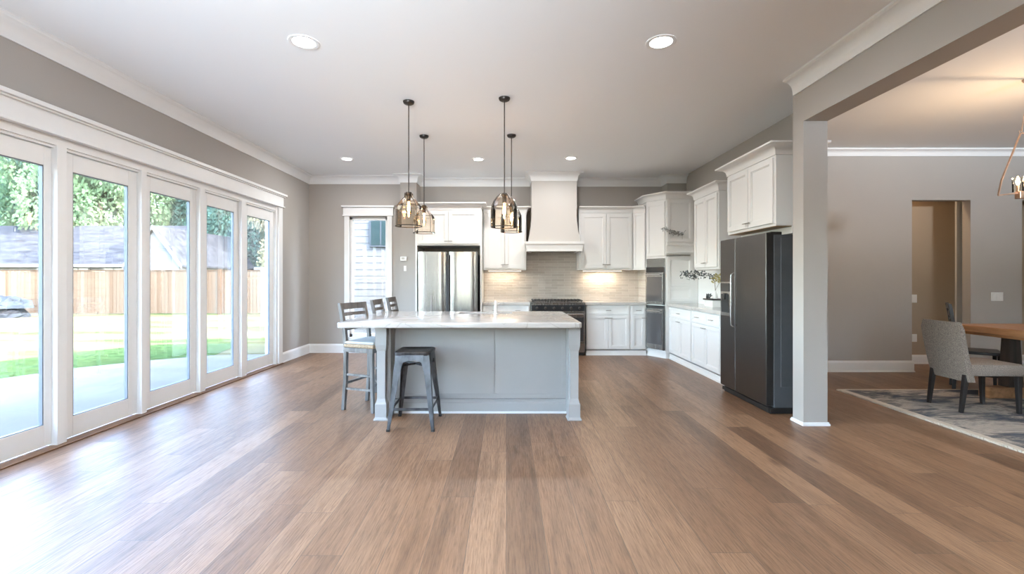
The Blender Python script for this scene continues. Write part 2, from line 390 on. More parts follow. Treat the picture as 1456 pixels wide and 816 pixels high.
# left wall with the opening for the doors (Y .45..7.10, up to 2.43)
DY0, DY1, DZ = -1.40, 7.13, 2.44
struct('wall_left', MB().box(XL-.16, XL, YR, DY0, 0, H).box(XL-.16, XL, DY1, YB+.15, 0, H).box(XL-.16, XL, DY0, DY1, DZ, H), 'wall')
# wall with the tall window, and the kitchen wall
WX0, WX1, WZ0, WZ1 = -2.80, -2.12, .28, 2.42
struct('wall_back', MB().box(XL, WX0, YW, YW+.25, 0, H).box(WX1, -1.80, YW, YW+.25, 0, H).box(WX0, WX1, YW, YW+.25, WZ1, H).box(WX0, WX1, YW, YW+.25, 0, WZ0)
       .box(-1.80, XR+.1, YB, YB+.15, 0, H).box(-1.86, -1.575, 8.14, YB, 0, H).box(2.84, XR, 8.2, YB, 2.65, H), 'wall')
struct('wall_right', MB().box(XR, XR+.10, 4.76, YB, 0, H).prism([(2.66, 4.30), (2.875, 4.30), (3.28, 4.78), (3.18, 4.78), (3.13, 4.68), (2.86, 4.35)], 0, H), 'wall')
# cased header and post between the kitchen and the dining room
struct('wall_opening', MB().box(2.66, 2.875, 4.156, 4.31, 0, H).box(2.66, 2.875, YR, 4.156, 2.727, H), 'wall')
# dining room far wall with two openings
struct('wall_dining', MB().box(3.28, 5.74, YD, YD+.12, 0, H).box(6.57, 7.30, YD, YD+.12, 0, H).box(5.74, 6.57, YD, YD+.12, 2.43, H)
       .box(7.30, 8.1, YD, YD+.12, 2.43, H).box(8.1, XD, YD, YD+.12, 0, H).box(XD, XD+.15, YR, YD+.12, 0, H), 'wall')
struct('wall_hallway', MB().box(4.9, XD+.15, 7.2, 7.3, 0, H).box(4.8, 4.9, YD+.12, 7.3, 0, H).box(XD, XD+.15, YD+.12, 7.2, 0, H), 'hall')
# wall behind the camera; its unseen windows are added for the fill light
mb = MB(); xs = [XL-.16, -2.0, -.8, 5.2, 6.4, XD+.15]
for i in range(0, 5, 2): mb.box(xs[i], xs[i+1], YR-.15, YR, 0, H)
mb.box(5.2, 6.4, YR-.15, YR, .8, 1.9).box(xs[0], xs[-1], YR-.15, YR, 0, .8); mb.box(xs[0], xs[-1], YR-.15, YR, 2.7, H)
struct('wall_rear', mb, 'wall')
for i, (X, z0, hh) in enumerate(((-1.4, .8, 1.9), (5.8, 1.9, .8))):
    r = thing(f'window_{i+2}', None, None, (X, YR, z0), kind='structure')
    f = MB(); f.box(-.6, -.52, -.12, 0, 0, hh).box(.52, .6, -.12, 0, 0, hh).box(-.6, .6, -.12, 0, 0, .08).box(-.6, .6, -.12, 0, hh-.08, hh)
    build('frame', f, 'trim', r); build('pane', MB().box(-.52, .52, -.07, -.064, .08, hh-.08), 'glass', r)

# crowns and baseboards
CH, CP = .145, .105
cr = cove(H, CH, CP)
mb = MB(); mb.sweep([(XR, 8.2), (2.84, 8.2), (2.84, YB), (1.214, YB), (1.214, 8.0), (.436, 8.0), (.436, YB), (-1.575, YB), (-1.575, 8.14), (-1.86, 8.14), (-1.86, YW), (XL, YW), (XL, YR)], cr, 1)
struct('trim_1', mb, 'trim', smooth=True)
struct('trim_2', MB().sweep([(2.66, YR), (2.66, 4.29)], cr, 1), 'trim', smooth=True)
struct('trim_3', MB().sweep([(XD, YD), (3.28, YD)], cove(H, .10, .08), 1), 'trim', smooth=True)
def base(h=.16, d=.018): return [(0, 0), (d+.008, 0), (d+.008, .012), (d, .02), (d, h-.03), (d-.006, h-.012), (.006, h), (0, h)]
def baseboard(name, path, h=.16):
    struct(name, MB().sweep(path, base(h), 1), 'trim')
baseboard('baseboard_left', [(-1.86, YW), (XL, YW), (XL, DY1+.13)])
baseboard('baseboard_left_rear', [(XL, DY0-.13), (XL, YR)])
baseboard('baseboard_dining', [(5.74, YD+.12), (5.74, YD), (3.30, YD)])
baseboard('baseboard_dining_right', [(7.30, YD+.12), (7.30, YD), (6.57, YD), (6.57, YD+.12)])
baseboard('baseboard_hallway', [(XD, 7.2), (4.9, 7.2)], .14)
struct('trim_4', MB().box(2.645, 2.89, 4.138, 4.325, 0, .018).box(2.65, 2.885, 4.146, 4.32, .018, .03), 'trim')
# hallway door casing seen through the opening
struct('trim_5', MB().box(6.955, 7.00, 7.17, 7.2, 0, 2.75).box(7.00, 7.06, 7.18, 7.2, 0, 2.75), 'trim', bevel=.004)

# ------------------------------------------------------------------ glass doors
mb = MB()
ya, yb = DY0-.02, DY1+.02
mb.box(XL, XL+.028, yb-.02, yb+.10, 0, 2.44, .003).box(XL, XL+.028, ya-.10, ya+.02, 0, 2.44, .003)
mb.box(XL, XL+.034, ya-.12, yb+.12, 2.43, 2.585, .003).box(XL, XL+.05, ya-.14, yb+.14, 2.425, 2.445, .004)
mb.box(XL, XL+.055, ya-.15, yb+.15, 2.585, 2.60, .004).box(XL, XL+.075, ya-.17, yb+.17, 2.60, 2.635, .005)
struct('trim_6', mb, 'trim')
mb = MB()
mb.box(XL-.16, XL-.02, DY0, DY1, 2.34, DZ).box(XL-.09, XL-.005, DY0, DY1, 2.36, 2.43).box(XL-.16, XL, DY0, DY0+.03, 0, DZ).box(XL-.16, XL, DY1-.04, DY1, 0, DZ)
posts = [(-.60, -.53), (.24, .31), (1.06, 1.13), (1.98, 2.04), (2.79, 2.87), (3.635, 3.715), (4.475, 4.54), (5.33, 5.42), (6.17, 6.28)]
for a, b in posts: mb.box(XL-.14, XL+.004, a, b, .0, 2.36, .003)
struct('trim_7', mb, 'trim')
struct('trim_8', MB().box(XL-.16, XL-.055, DY0, DY1, 0, .006).box(XL-.055, XL+.055, DY0, DY1+.1, 0, .012, .003).box(XL-.15, XL-.13, DY0, DY1, 0, .02), 'sill')
bays = [(-1.37, -.60), (-.53, .24), (.31, 1.06), (1.13, 1.98), (2.04, 2.79), (2.87, 3.635), (3.715, 4.475), (4.54, 5.33), (5.42, 6.17), (6.28, 7.09)]
for i, (a, b) in enumerate(bays):
    r = thing(f'door_{i+1}', None, None, (XL-.060, a, 0), kind='structure'); W = b-a; st = .10; sf = .06 if abs(b-3.635) < .01 else .10
    f = MB(); T = .018
    f.box(-T, T, 0, st, .022, 2.335).box(-T, T, W-sf, W, .022, 2.335).box(-T, T, st, W-sf, .022, .185).box(-T, T, st, W-sf, 2.19, 2.335)
    build('leaf_frame', f, 'trim', r, bevel=.003)
    g = MB()
    for (p0, p1, q0, q1) in ((st, st+.008, .185, 2.19), (W-sf-.008, W-sf, .185, 2.19), (st, W-sf, .185, .191), (st, W-sf, 2.184, 2.19)): g.box(-.014, .014, p0, p1, q0, q1)
    build('glazing_bead', g, 'bead', r); build('pane', MB().box(-.003, .003, st, W-sf, .185, 2.19), 'glass', r)

# ------------------------------------------------------------------ window by the refrigerator
r = thing('window_1', None, None, (0, YW, 0), kind='structure')
mb = MB(); c = .085
mb.box(WX0-c, WX0, -.025, 0, .20, WZ1+.02).box(WX1, WX1+c, -.025, 0, .20, WZ1+.02).box(WX0-c, WX1+c, -.025, 0, .20, WZ0).box(WX0-c-.02, WX1+c+.02, -.03, 0, WZ1+.02, WZ1+.17).box(WX0-c-.03, WX1+c+.03, -.04, 0, WZ1+.015, WZ1+.035).box(WX0-c-.045, WX1+c+.045, -.06, 0, WZ1+.17, WZ1+.20)
build('casing', mb, 'trim', r, bevel=.003)
mb = MB(); a, b = WX0, WX1
mb.box(a, a+.045, .03, .12, WZ0, WZ1).box(b-.045, b, .03, .12, WZ0, WZ1).box(a, b, .03, .12, WZ1-.05, WZ1).box(a, b, .03, .12, WZ0, WZ0+.06).box(a+.045, b-.045, .04, .10, 1.31, 1.36)
build('sash', mb, 'trim', r, bevel=.003)
build('pane', MB().box(a+.045, b-.045, .07, .076, WZ0+.06, WZ1-.05), 'glass', r)

# ------------------------------------------------------------------ cabinetry
def panel_door(mb, x0, x1, z0, z1, y=0, t=.02, fr=.055):
    """shaker door whose face stands t in front of y (towards -y)"""
    mb.box(x0, x0+fr, y-t, y, z0, z1).box(x1-fr, x1, y-t, y, z0, z1).box(x0+fr, x1-fr, y-t, y, z0, z0+fr).box(x0+fr, x1-fr, y-t, y, z1-fr, z1)
    mb.box(x0+fr, x1-fr, y-t+min(.014, t*.7), y, z0+fr, z1-fr)
    b = .010
    for q in ((x0+fr, x0+fr+b, z0+fr, z1-fr), (x1-fr-b, x1-fr, z0+fr, z1-fr), (x0+fr, x1-fr, z0+fr, z0+fr+b), (x0+fr, x1-fr, z1-fr-b, z1-fr)):
        mb.box(q[0], q[1], y-t+.006, y, q[2], q[3])
    return mb
def add_door(root, x0, x1, z0, z1, knob=None, fr=.055, name='door'):
    d = build(name, panel_door(MB(), x0, x1, z0, z1, 0, .02, fr), 'cab', root, bevel=.0015)
    if knob:
        kx, kz, horiz = knob; k = MB(); L = .035
        if horiz: k.tube([(kx-L, -.045, kz), (kx+L, -.045, kz)], .006).tube([(kx, -.018, kz), (kx, -.045, kz)], .005)
        else: k.tube([(kx, -.045, kz-L), (kx, -.045, kz+L)], .006).tube([(kx, -.018, kz), (kx, -.045, kz)], .005)
        build('handle', k, 'nickel', d, smooth=True)
    return d
def upper(name, label, loc, W, D, Hh, rz=0, nd=2, crown=(.11, .09), group=None, ends=(1, 1), hz=.09, bottom=None):
    t = thing(name, label, 'cabinet', loc, rz, group)
    build('body', MB().box(0, W, .0, D, 0, Hh), 'cab', t, bevel=.002)
    g = .007; s = .026; ww = (W-2*s-(nd-1)*g)/nd
    for i in range(nd):
        x0 = s+i*(ww+g); kx = (x0+ww-.03 if i == 0 else x0+.03)
        add_door(t, x0, x0+ww, .03, Hh-.02, (kx, hz, True))
    if crown:
        h, p = crown; pa = []
        if ends[0]: pa.append((0, D))
        pa += [(0, 0), (W, 0)]
        if ends[1]: pa.append((W, D))
        build('crown_moulding', MB().sweep(pa, cove(Hh+h, h, p), -1), 'cab', t, smooth=True)
        build('crown_top', MB().box(0, W, 0, D, Hh, Hh+h-.005), 'cab', t)
    if bottom: build('underside', MB().box(.01, W-.01, .01, D-.01, -.006, 0), bottom, t)
    return t
def basecab(name, label, loc, W, D, rz=0, drawers=1, doors=2, group=None, zt=.865):
    t = thing(name, label, 'cabinet', loc, rz, group)
    build('body', MB().box(0, W, 0, D, .10, zt), 'cab', t, bevel=.002)
    build('toe_kick', MB().box(0, W, -.004, D, 0, .085).box(0, W, -.016, 0, 0, .02), 'cab', t)
    g = .004; s = .018; dw = (W-2*s-(drawers-1)*g)/drawers
    for i in range(drawers):
        x0 = s+i*(dw+g); d = build('drawer', panel_door(MB(), x0, x0+dw, zt-.165, zt-.012, 0, .02, .03), 'cab', t, bevel=.0015)
        kx = x0+dw/2; kz = zt-.09; build('handle', MB().tube([(kx-.045, -.045, kz), (kx+.045, -.045, kz)], .006).tube([(kx-.03, -.018, kz), (kx-.03, -.045, kz)], .004).tube([(kx+.03, -.018, kz), (kx+.03, -.045, kz)], .004), 'nickel', d, smooth=True)
    dw = (W-2*s-(doors-1)*g)/doors
    for i in range(doors):
        x0 = s+i*(dw+g); kx = x0+dw-.03 if (i % 2 == 0) else x0+.03
        add_door(t, x0, x0+dw, .115, zt-.175, (kx, zt-.22, True), .05)
    return t
R90 = -PI/2
# above the steel fridge, with the panels that frame it
t = upper('fridge_surround_cabinet', 'white two-door cabinet above the stainless steel fridge', (-1.51, 7.85, 1.88), 1.065, .645, .60, hz=.07, crown=(.12, .10))
build('side_panel', MB().box(-.03, 0, 0, .64, -1.88, .60), 'cab', t, bevel=.002)
build('side_panel', MB().box(1.065, 1.095, 0, .64, -1.88, .60), 'cab', t, bevel=.002)
upper('upper_cabinet', 'white two-door wall cabinet between steel fridge and range hood', (-.405, 8.17, 1.475), .755, .32, 1.00, ends=(0, 1))
upper('upper_cabinet', 'white two-door wall cabinet just beyond the range hood, over bare counter', (1.28, 8.17, 1.475), .95, .32, 1.00, ends=(0, 0))
t = thing('corner_cabinet', 'narrow angled white wall cabinet joining the oven tower', 'cabinet', (2.235, 8.17, 1.475))
a = math.atan2(-.13, .175); Wd = math.hypot(.175, .13)
build('body', MB().prism([(0, 0), (.175, -.13), (.175, .32), (0, .32)], 0, 1.0), 'cab', t)
d = build('door', panel_door(MB(), .01, Wd-.01, .03, .98, 0, .016, .03), 'cab', t, bevel=.0015); d.rotation_euler = (0, 0, a)
build('crown_moulding', MB().sweep([(-.005, 0), (.175, -.13)], cove(1.11, .11, .09), -1), 'cab', t, smooth=True)
upper('upper_cabinet', 'tall white two-door wall cabinet above the leafy branch', (2.85, 7.02, 1.45), .80, .31, 1.05, R90, crown=(.12, .09))
t = upper('over_fridge_cabinet', 'deep white two-door cabinet above the black fridge', (2.66, 5.57, 1.84), .99, .47, .70, R90, hz=.08, crown=(.11, .11), bottom='woodbrown')
build('filler_strip', MB().box(-.0, .99, .16, .19, -.075, 0), 'cab', t)

# oven tower
tw = thing('oven_tower', 'tall white cabinet tower holding the two wall ovens', 'cabinet', (2.42, 8.02, 0))
poly = [(0, 0), (.22, -.34), (.75, -.34), (.75, .46), (0, .46)]
build('body', MB().prism(poly, .08, 2.64), 'cab', tw, bevel=.002)
build('toe_kick', MB().prism([(.012, .0), (.232, -.325), (.75, -.325), (.75, .46), (.012, .46)], 0, .08).sweep([(0, 0), (.22, -.34), (.70, -.34)], [(0, 0), (.012, 0), (.012, .022), (0, .022)], -1), 'cab', tw)
build('crown_moulding', MB().sweep([(0, .46), (0, 0), (.22, -.34), (.75, -.34)], cove(2.755, .115, .08), -1), 'cab', tw, smooth=True)
build('crown_top', MB().prism(poly, 2.64, 2.75), 'cab', tw)
ta = math.atan2(-.34, .22); TW = math.hypot(.22, .34)
d = build('door', panel_door(MB(), .015, TW-.015, 1.70, 2.60, 0, .016, .045), 'cab', tw, bevel=.0015); d.rotation_euler = (0, 0, ta)
# side of the tower that faces the room
sp = MB()
panel_door(sp, .235, .66, 1.93, 2.62, -.339, .022, .05)
sp.box(.235, .70, -.36, -.34, 1.87, 1.91).box(.235, .70, -.355, -.34, 1.74, 1.77)
panel_door(sp, .235, .66, 1.20, 1.68, -.339, .020, .05)
panel_door(sp, .235, .66, .945, 1.19, -.339, .020, .05)
build('side_panel', sp, 'cab', tw, bevel=.002)
build('ledge', MB().box(.215, .61, -.385, -.34, 1.70, 1.716), 'nickel', tw)

def oven(label, z0, z1, top):
    o = thing('wall_oven', label, 'oven', (2.42, 8.02, z0), ta, 'wall ovens in the tower'); h = z1-z0; W = TW
    build('body', MB().box(.02, W-.012, -.02, -.001, 0, h), 'steel', o, bevel=.002)
    y = h
    if top:
        build('vent_grille', MB().box(.03, W-.02, -.03, -.02, h-.13, h-.005).box(.03, W-.02, -.034, -.03, h-.04, h-.03).box(.03, W-.02, -.034, -.03, h-.08, h-.07), 'steel', o)
        build('control_panel', MB().box(.02, W-.012, -.032, -.02, h-.235, h-.145), 'blackglass', o); y = h-.24
    else:
        build('control_panel', MB().box(.02, W-.012, -.030, -.02, h-.05, h), 'blackglass', o); y = h-.055
    dr = build('door', MB().box(.02, W-.03, -.045, -.021, .015, y), 'steel', o, bevel=.003)
    build('door_glass', MB().box(.05, W-.05, -.050, -.045, .09 if not top else .05, y-.07), 'ovenglass', dr)
    build('handle', MB().tube([(.05, -.085, y-.035), (W-.05, -.085, y-.035)], .010).tube([(.06, -.045, y-.035), (.06, -.085, y-.035)], .007).tube([(W-.06, -.045, y-.035), (W-.06, -.085, y-.035)], .007), 'brushedrail', dr, smooth=True)
    build('side_edge', MB().box(W-.028, W-.012, -.048, -.02, 0, y), 'blackglass', o)
oven('upper wall oven with vent grille above its black control strip', .885, 1.66, True)
oven('lower wall oven beneath the other, reaching almost to the floor', .13, .87, False)

# base cabinets
basecab('base_cabinet', 'white base cabinet with two drawers between steel fridge and range', (-.41, 8.0, 0), .82, .49, drawers=2)
basecab('base_cabinet', 'white base cabinet next to the range, one wide drawer over two doors', (1.375, 8.0, 0), .755, .49)
basecab('base_cabinet', 'narrow white base cabinet with one door beside the wall ovens', (2.132, 8.0, 0), .275, .49, doors=1)
basecab('base_cabinet', 'white base cabinet beside the oven tower, one drawer over two doors', (2.70, 7.665, 0), .92, .47, R90)
basecab('base_cabinet', 'white base cabinet nearest the black fridge, two drawers over two doors', (2.70, 6.74, 0), .92, .47, R90, drawers=2)
basecab('base_cabinet', 'narrow white base cabinet half hidden by the black fridge', (2.70, 5.815, 0), .26, .47, R90, doors=1)
# counters
def counter(name, label, pts, z=.865, t=.05):
    tag(build(name, MB().prism(pts, z, z+t), 'quartz', bevel=.006), label, 'countertop')
counter('countertop', 'pale stone countertop between steel fridge and range', [(-.41, 7.96), (.412, 7.96), (.412, 8.49), (-.41, 8.49)])
counter('countertop', 'pale stone countertop between range and wall ovens', [(1.353, 7.96), (2.40, 7.96), (2.405, 8.49), (1.353, 8.49)])
counter('countertop', 'pale stone countertop between oven tower and black fridge', [(2.66, 5.55), (3.175, 5.55), (3.175, 7.67), (2.66, 7.67)])
# backsplash
bs = build('backsplash', MB().box(-.405, 2.41, YB-.012, YB-.001, .915, 1.475).box(.36, 1.275, YB-.012, YB-.001, 1.475, 1.95).box(2.409, 2.4195, 8.03, YB-.012, .917, 1.475), 'tile')
tag(bs, 'glossy greige tile backsplash behind the range', 'backsplash')
tag(build('backsplash', MB().box(XR-.012, XR-.001, 5.55, 7.67, .915, 1.448), 'cab'), 'plain white backsplash behind the leafy branch', 'backsplash')
# under-cabinet light bars
for (x, W, l, e) in ((-.03, .6, 'warm light bar under the cabinet between fridge and hood', 1.6), (1.72, .7, 'warm light bar under the cabinet beyond the range hood', 3)):
    u = thing('under_cabinet_light', l, 'light', (x, 8.33, 1.475), 0, 'under-cabinet light bars')
    build('housing', MB().box(-W/2, W/2, -.02, .02, -.018, -.001), 'plastic', u); build('lens', MB().box(-W/2+.01, W/2-.01, -.014, .014, -.021, -.018), 'ledstrip', u)
    light('light_bar_glow', 'AREA', (0, 0, -.03), e, (1, .80, .58), parent=u, shape='RECTANGLE', size=W*.8, size_y=.03)

# ------------------------------------------------------------------ range hood
hd = thing('range_hood', 'cream flared range hood rising to the ceiling', 'range hood', (.825, 8.0, 1.79))
def ring(hw, y0, z): return [(-hw, y0, z), (hw, y0, z), (hw, .495, z), (-hw, .495, z)]
rg = []
for z in (.165, .20, .26, .33, .40, .47, .54, .60): 
    k = 1-(z-.165)/.435; rg.append(ring(.389+.061*k**1.6, .0-.03*k**1.6, z))
rg.append(ring(.389, 0, 1.355))
build('chimney', MB().loft(rg), 'hoodp', hd, smooth=True, ang=30)
mb = MB(); mb.box(-.455, .45, -.04, .16, 0, .165).box(-.447, .447, .16, .495, .0, .165)
mb.sweep([(-.455, .16), (-.455, -.04), (.455, -.04), (.455, .16)], [(0, 0), (.02, 0), (.022, .04), (.034, .10), (.048, .125), (.052, .165), (0, .165)], -1)
build('mantel', mb, 'cab', hd)
build('filter', MB().box(-.38, .38, .05, .44, -.006, 0), 'steel', hd)

# ------------------------------------------------------------------ range
rg = thing('range', 'stainless range with black cooktop under the hood', 'range', (.883, 7.93, 0)); w2 = .462
build('body', MB().box(-w2, w2, .0, .55, .09, .895), 'steel', rg, bevel=.004)
build('toe_kick', MB().box(-w2+.01, w2-.01, .05, .5, 0, .09), 'black', rg)
build('storage_drawer', MB().box(-w2+.005, w2-.005, -.02, 0, .06, .22), 'steel', rg, bevel=.004)
od = build('oven_door', MB().box(-w2+.005, w2-.005, -.03, 0, .23, .755), 'steel', rg, bevel=.004)
build('door_glass', MB().box(-w2+.05, w2-.03, -.036, -.03, .25, .66), 'blackglass', od)
build('handle', MB().tube([(-w2+.05, -.085, .72), (w2-.05, -.085, .72)], .012).tube([(-w2+.07, -.03, .72), (-w2+.07, -.085, .72)], .008).tube([(w2-.07, -.03, .72), (w2-.07, -.085, .72)], .008), 'brushedrail', od, smooth=True)
build('control_panel', MB().box(-w2+.01, w2-.01, -.035, 0, .77, .87), 'blackglass', rg, bevel=.003)
for i in range(6):
    x = -w2+.10+i*.145; k = MB(); k.lathe([(.0, -.028), (.02, -.028), (.022, 0)], n=16, cap=False)
    o = build('knob', k, 'bronze', rg, smooth=True); o.rotation_euler = (PI/2, 0, 0); o.location = (x, -.035, .82); o.scale = (1, 1, -1)
build('cooktop', MB().box(-w2, w2, -.02, .55, .895, .915), 'steel', rg, bevel=.003)
for i in range(3):
    g = MB(); x0 = -w2+.03+i*.29
    for k in range(5): g.bar((x0+.02+k*.06, .02, .95), (x0+.02+k*.06, .50, .95), .012, .014)
    for k in range(4): g.bar((x0, .03+k*.15, .942), (x0+.28, .03+k*.15, .942), .012, .014)
    for px, py in ((x0+.02, .05), (x0+.26, .05), (x0+.02, .46), (x0+.26, .46)): g.bar((px, py, .912), (px, py, .95), .014)
    build('grate', g, 'grate', rg)

# ------------------------------------------------------------------ refrigerators
fr = thing('refrigerator', 'stainless steel french-door refrigerator under white cabinet', 'refrigerator', (-.975, 7.74, 0)); hw = .495
build('body', MB().box(-hw, hw, .05, .72, .03, 1.74), 'blackside', fr)
for sx in (-1, 1):
    a_, b_ = (-hw, -.022) if sx < 0 else (.022, hw)
    mb = MB(); rings = []
    pts = []
    n = 10
    for i in range(n+1):
        u = i/n; x = a_+(b_-a_)*u; e = min(u, 1-u); y = -.028*(1-(1-min(e/.18, 1))**2); pts.append((x, y))
    pts += [(b_, .05), (a_, .05)]
    d = build('door', MB().prism(pts, .72, 1.77), 'steel', fr, smooth=True, bevel=.003)
    build('handle', MB().box(-.019 if sx < 0 else .004, -.004 if sx < 0 else .019, -.03, .04, .78, 1.72), 'blackside', d, bevel=.004)
d = build('freezer_drawer', MB().box(-hw, hw, -.03, .05, .06, .70), 'steel', fr, bevel=.008)
build('handle', MB().tube([(-.38, -.08, .63), (.38, -.08, .63)], .012).tube([(-.36, -.03, .63), (-.36, -.08, .63)], .008).tube([(.36, -.03, .63), (.36, -.08, .63)], .008), 'brushedrail', d, smooth=True)
build('kick_plate', MB().box(-hw, hw, .05, .3, 0, .05), 'black', fr)

fb = thing('refrigerator', 'black side-by-side refrigerator with dispenser beside the wall post', 'refrigerator', (2.53, 5.49, 0), R90); W = .98
build('body', MB().box(.02, W-.01, .075, .53, .05, 1.745), 'blackside', fb, bevel=.006)
build('side_panel', MB().box(W-.012, W-.004, .14, .52, .26, 1.72), 'blackside', fb, bevel=.003)
build('kick_plate', MB().box(.03, W+.0, .03, .50, 0, .06, .01).box(.01, W-.005, .02, .09, .02, .055), 'black', fb)
build('foot', MB().cyl(.06, .06, .02, 0, .03), 'black', fb)
build('gasket', MB().box(.01, W-.015, .055, .078, .08, 1.75), 'gap', fb)
d1 = build('freezer_door', MB().box(0, .352, 0, .055, .075, 1.765, .008), 'blacksteel', fb)
d2 = build('door', MB().box(.360, W-.012, 0, .055, .075, 1.765, .008), 'blacksteel', fb)
build('door_edge', MB().box(W-.013, W-.009, .004, .055, .08, 1.76), 'black', d2)
build('hinge_cover', MB().box(W-.16, W-.02, .05, .16, 1.745, 1.775, .006), 'black', fb)
build('hinge_cover', MB().box(.03, .14, .05, .16, 1.745, 1.775, .006), 'black', fb)
dp = build('dispenser', MB().box(.03, .27, -.008, .001, .89, 1.28, .003), 'brushedrail', d1)
build('dispenser_recess', MB().box(.05, .225, -.012, -.008, .93, 1.14), 'gap', dp)
build('dispenser_display', MB().box(.04, .24, -.016, -.008, 1.17, 1.265).box(.12, .16, -.028, -.012, 1.08, 1.15), 'blackglass', dp)
for dd, x in ((d1, .325), (d2, .392)):
    build('handle', MB().tube([(x, 0, .78), (x, -.03, .80), (x, -.034, .9), (x, -.034, 1.30), (x, -.03, 1.36), (x, 0, 1.38)] if dd is d1 else [(x, 0, .80), (x, -.018, .82), (x, -.02, .9), (x, -.02, 1.3), (x, -.018, 1.36), (x, 0, 1.38)], .0055), 'brushedrail' if dd is d1 else 'blacksteel', dd, smooth=True)

# ------------------------------------------------------------------ island
isl = thing('kitchen_island', 'pale grey panelled kitchen island with corner posts', 'island', (0, 4.57, 0))
build('body', MB().box(-1.10, .60, 0, 1.05, .0, .863), 'island', isl)
pn = MB()
pn.box(-1.10, -.1165, -.010, 0, .14, .86).box(-.1125, .60, -.010, 0, .14, .86).box(-1.10, -1.03, -.016, -.01, .14, .86).box(.545, .60, -.016, -.01, .14, .86).box(-1.03, .545, -.016, -.01, .14, .185)
build('front_panel', pn, 'island', isl, bevel=.0015)
build('side_panel', MB().box(.585, .615, -.18, 1.05, 0, .863), 'island', isl, bevel=.002)
build('side_panel', MB().box(-1.125, -1.095, -.18, 1.05, 0, .863), 'island', isl, bevel=.002)
build('baseboard', MB().sweep([(-1.095, 0), (.585, 0)], [(0, 0), (.034, 0), (.034, .012), (.028, .02), (.022, .095), (.016, .105), (.016, .135), (0, .14)], -1), 'island', isl)
build('shoe_moulding', MB().box(-1.095, .585, -.044, -.034, 0, .022), 'trim', isl, bevel=.003)
build('baseboard', MB().sweep([(.615, -.14), (.615, 1.05)], [(0, 0), (.024, 0), (.022, .095), (0, .12)], -1), 'trim', isl)
def post(x, y):
    mb = MB()
    def sq(h, z): return [(x-h, y-h, z), (x+h, y-h, z), (x+h, y+h, z), (x-h, y+h, z)]
    mb.loft([sq(.066, 0), sq(.066, .012), sq(.054, .03), sq(.054, .15), sq(.046, .165), sq(.038, .20), sq(.040, .64), sq(.046, .66), sq(.052, .70), sq(.054, .863)])
    build('corner_post', mb, 'island', isl, bevel=.002)
post(-1.165, -.215); post(.632, -.215); post(-1.165, .93)

def slab_hole(x0, x1, y0, y1, hx0, hx1, hy0, hy1, z0, z1, bev=.008):
    mb = MB(); b = mb.b
    O = [(x0, y0), (x1, y0), (x1, y1), (x0, y1)]; I = [(hx0, hy0), (hx1, hy0), (hx1, hy1), (hx0, hy1)]
    v = {k: [b.verts.new((x, y, z)) for x, y in P] for k, P, z in (('ot', O, z1), ('ob', O, z0), ('it', I, z1), ('ib', I, z0))}
    for i in range(4):
        j = (i+1) % 4
        b.faces.new((v['ot'][i], v['ot'][j], v['it'][j], v['it'][i])); b.faces.new((v['ob'][j], v['ob'][i], v['ib'][i], v['ib'][j]))
        b.faces.new((v['ob'][i], v['ob'][j], v['ot'][j], v['ot'][i])); b.faces.new((v['ib'][j], v['ib'][i], v['it'][i], v['it'][j]))
    ve = [e for i in range(4) for e in v['ot'][i].link_edges if e.other_vert(v['ot'][i]) is v['ob'][i]]
    r = bmesh.ops.bevel(b, geom=ve, offset=.035, segments=4, profile=.5, affect='EDGES')
    te = [e for e in b.edges if len(e.link_faces) == 2 and abs(e.verts[0].co.z-e.verts[1].co.z) < 1e-5 and any(abs(f.normal.z) < .3 for f in e.link_faces)
          and not all(hx0-.001 < q.co.x < hx1+.001 and hy0-.001 < q.co.y < hy1+.001 for q in e.verts)]
    b.normal_update()
    te = [e for e in b.edges if len(e.link_faces) == 2 and abs(e.verts[0].co.z-e.verts[1].co.z) < 1e-5 and sum(abs(f.normal.z) < .3 for f in e.link_faces) == 1
          and not all(hx0-.001 < q.co.x < hx1+.001 and hy0-.001 < q.co.y < hy1+.001 for q in e.verts)]
    bmesh.ops.bevel(b, geom=te, offset=bev, segments=3, profile=.5, affect='EDGES')
    return mb
tag(build('island_countertop', slab_hole(-1.547, .69, 4.22, 5.72, -.56, .07, 5.30, 5.62, .865, .915), 'quartz', smooth=True, ang=50),
    'large white veined stone countertop on the kitchen island', 'countertop')
sk = thing('sink', 'undermounted steel sink set into the island countertop', 'sink', (-.245, 5.46, .863))
mb = MB(); mb.box(-.33, .33, -.175, -.165, -.2, 0).box(-.33, .33, .165, .175, -.2, 0).box(-.33, -.32, -.165, .165, -.2, 0).box(.32, .33, -.165, .165, -.2, 0).box(-.33, .33, -.175, .175, -.21, -.2)
build('basin', mb, 'steel', sk); build('drain', MB().cyl(0, 0, .04, -.2, -.195), 'chrome', sk)
fc = thing('faucet', 'short pale faucet standing at the island sink', 'faucet', (-.118, 5.22, .915))
build('column', MB().lathe([(.024, 0), (.024, .01), (.017, .016), (.015, .14), (.012, .15)], n=16, cap=True), 'faucet', fc, smooth=True)
build('spout', MB().tube([(0, 0, .125), (0, .06, .137), (0, .13, .130), (0, .15, .105)], .009), 'faucet', fc, smooth=True)
build('lever', MB().tube([(.012, 0, .11), (.04, -.01, .125)], .005), 'faucet', fc, smooth=True)

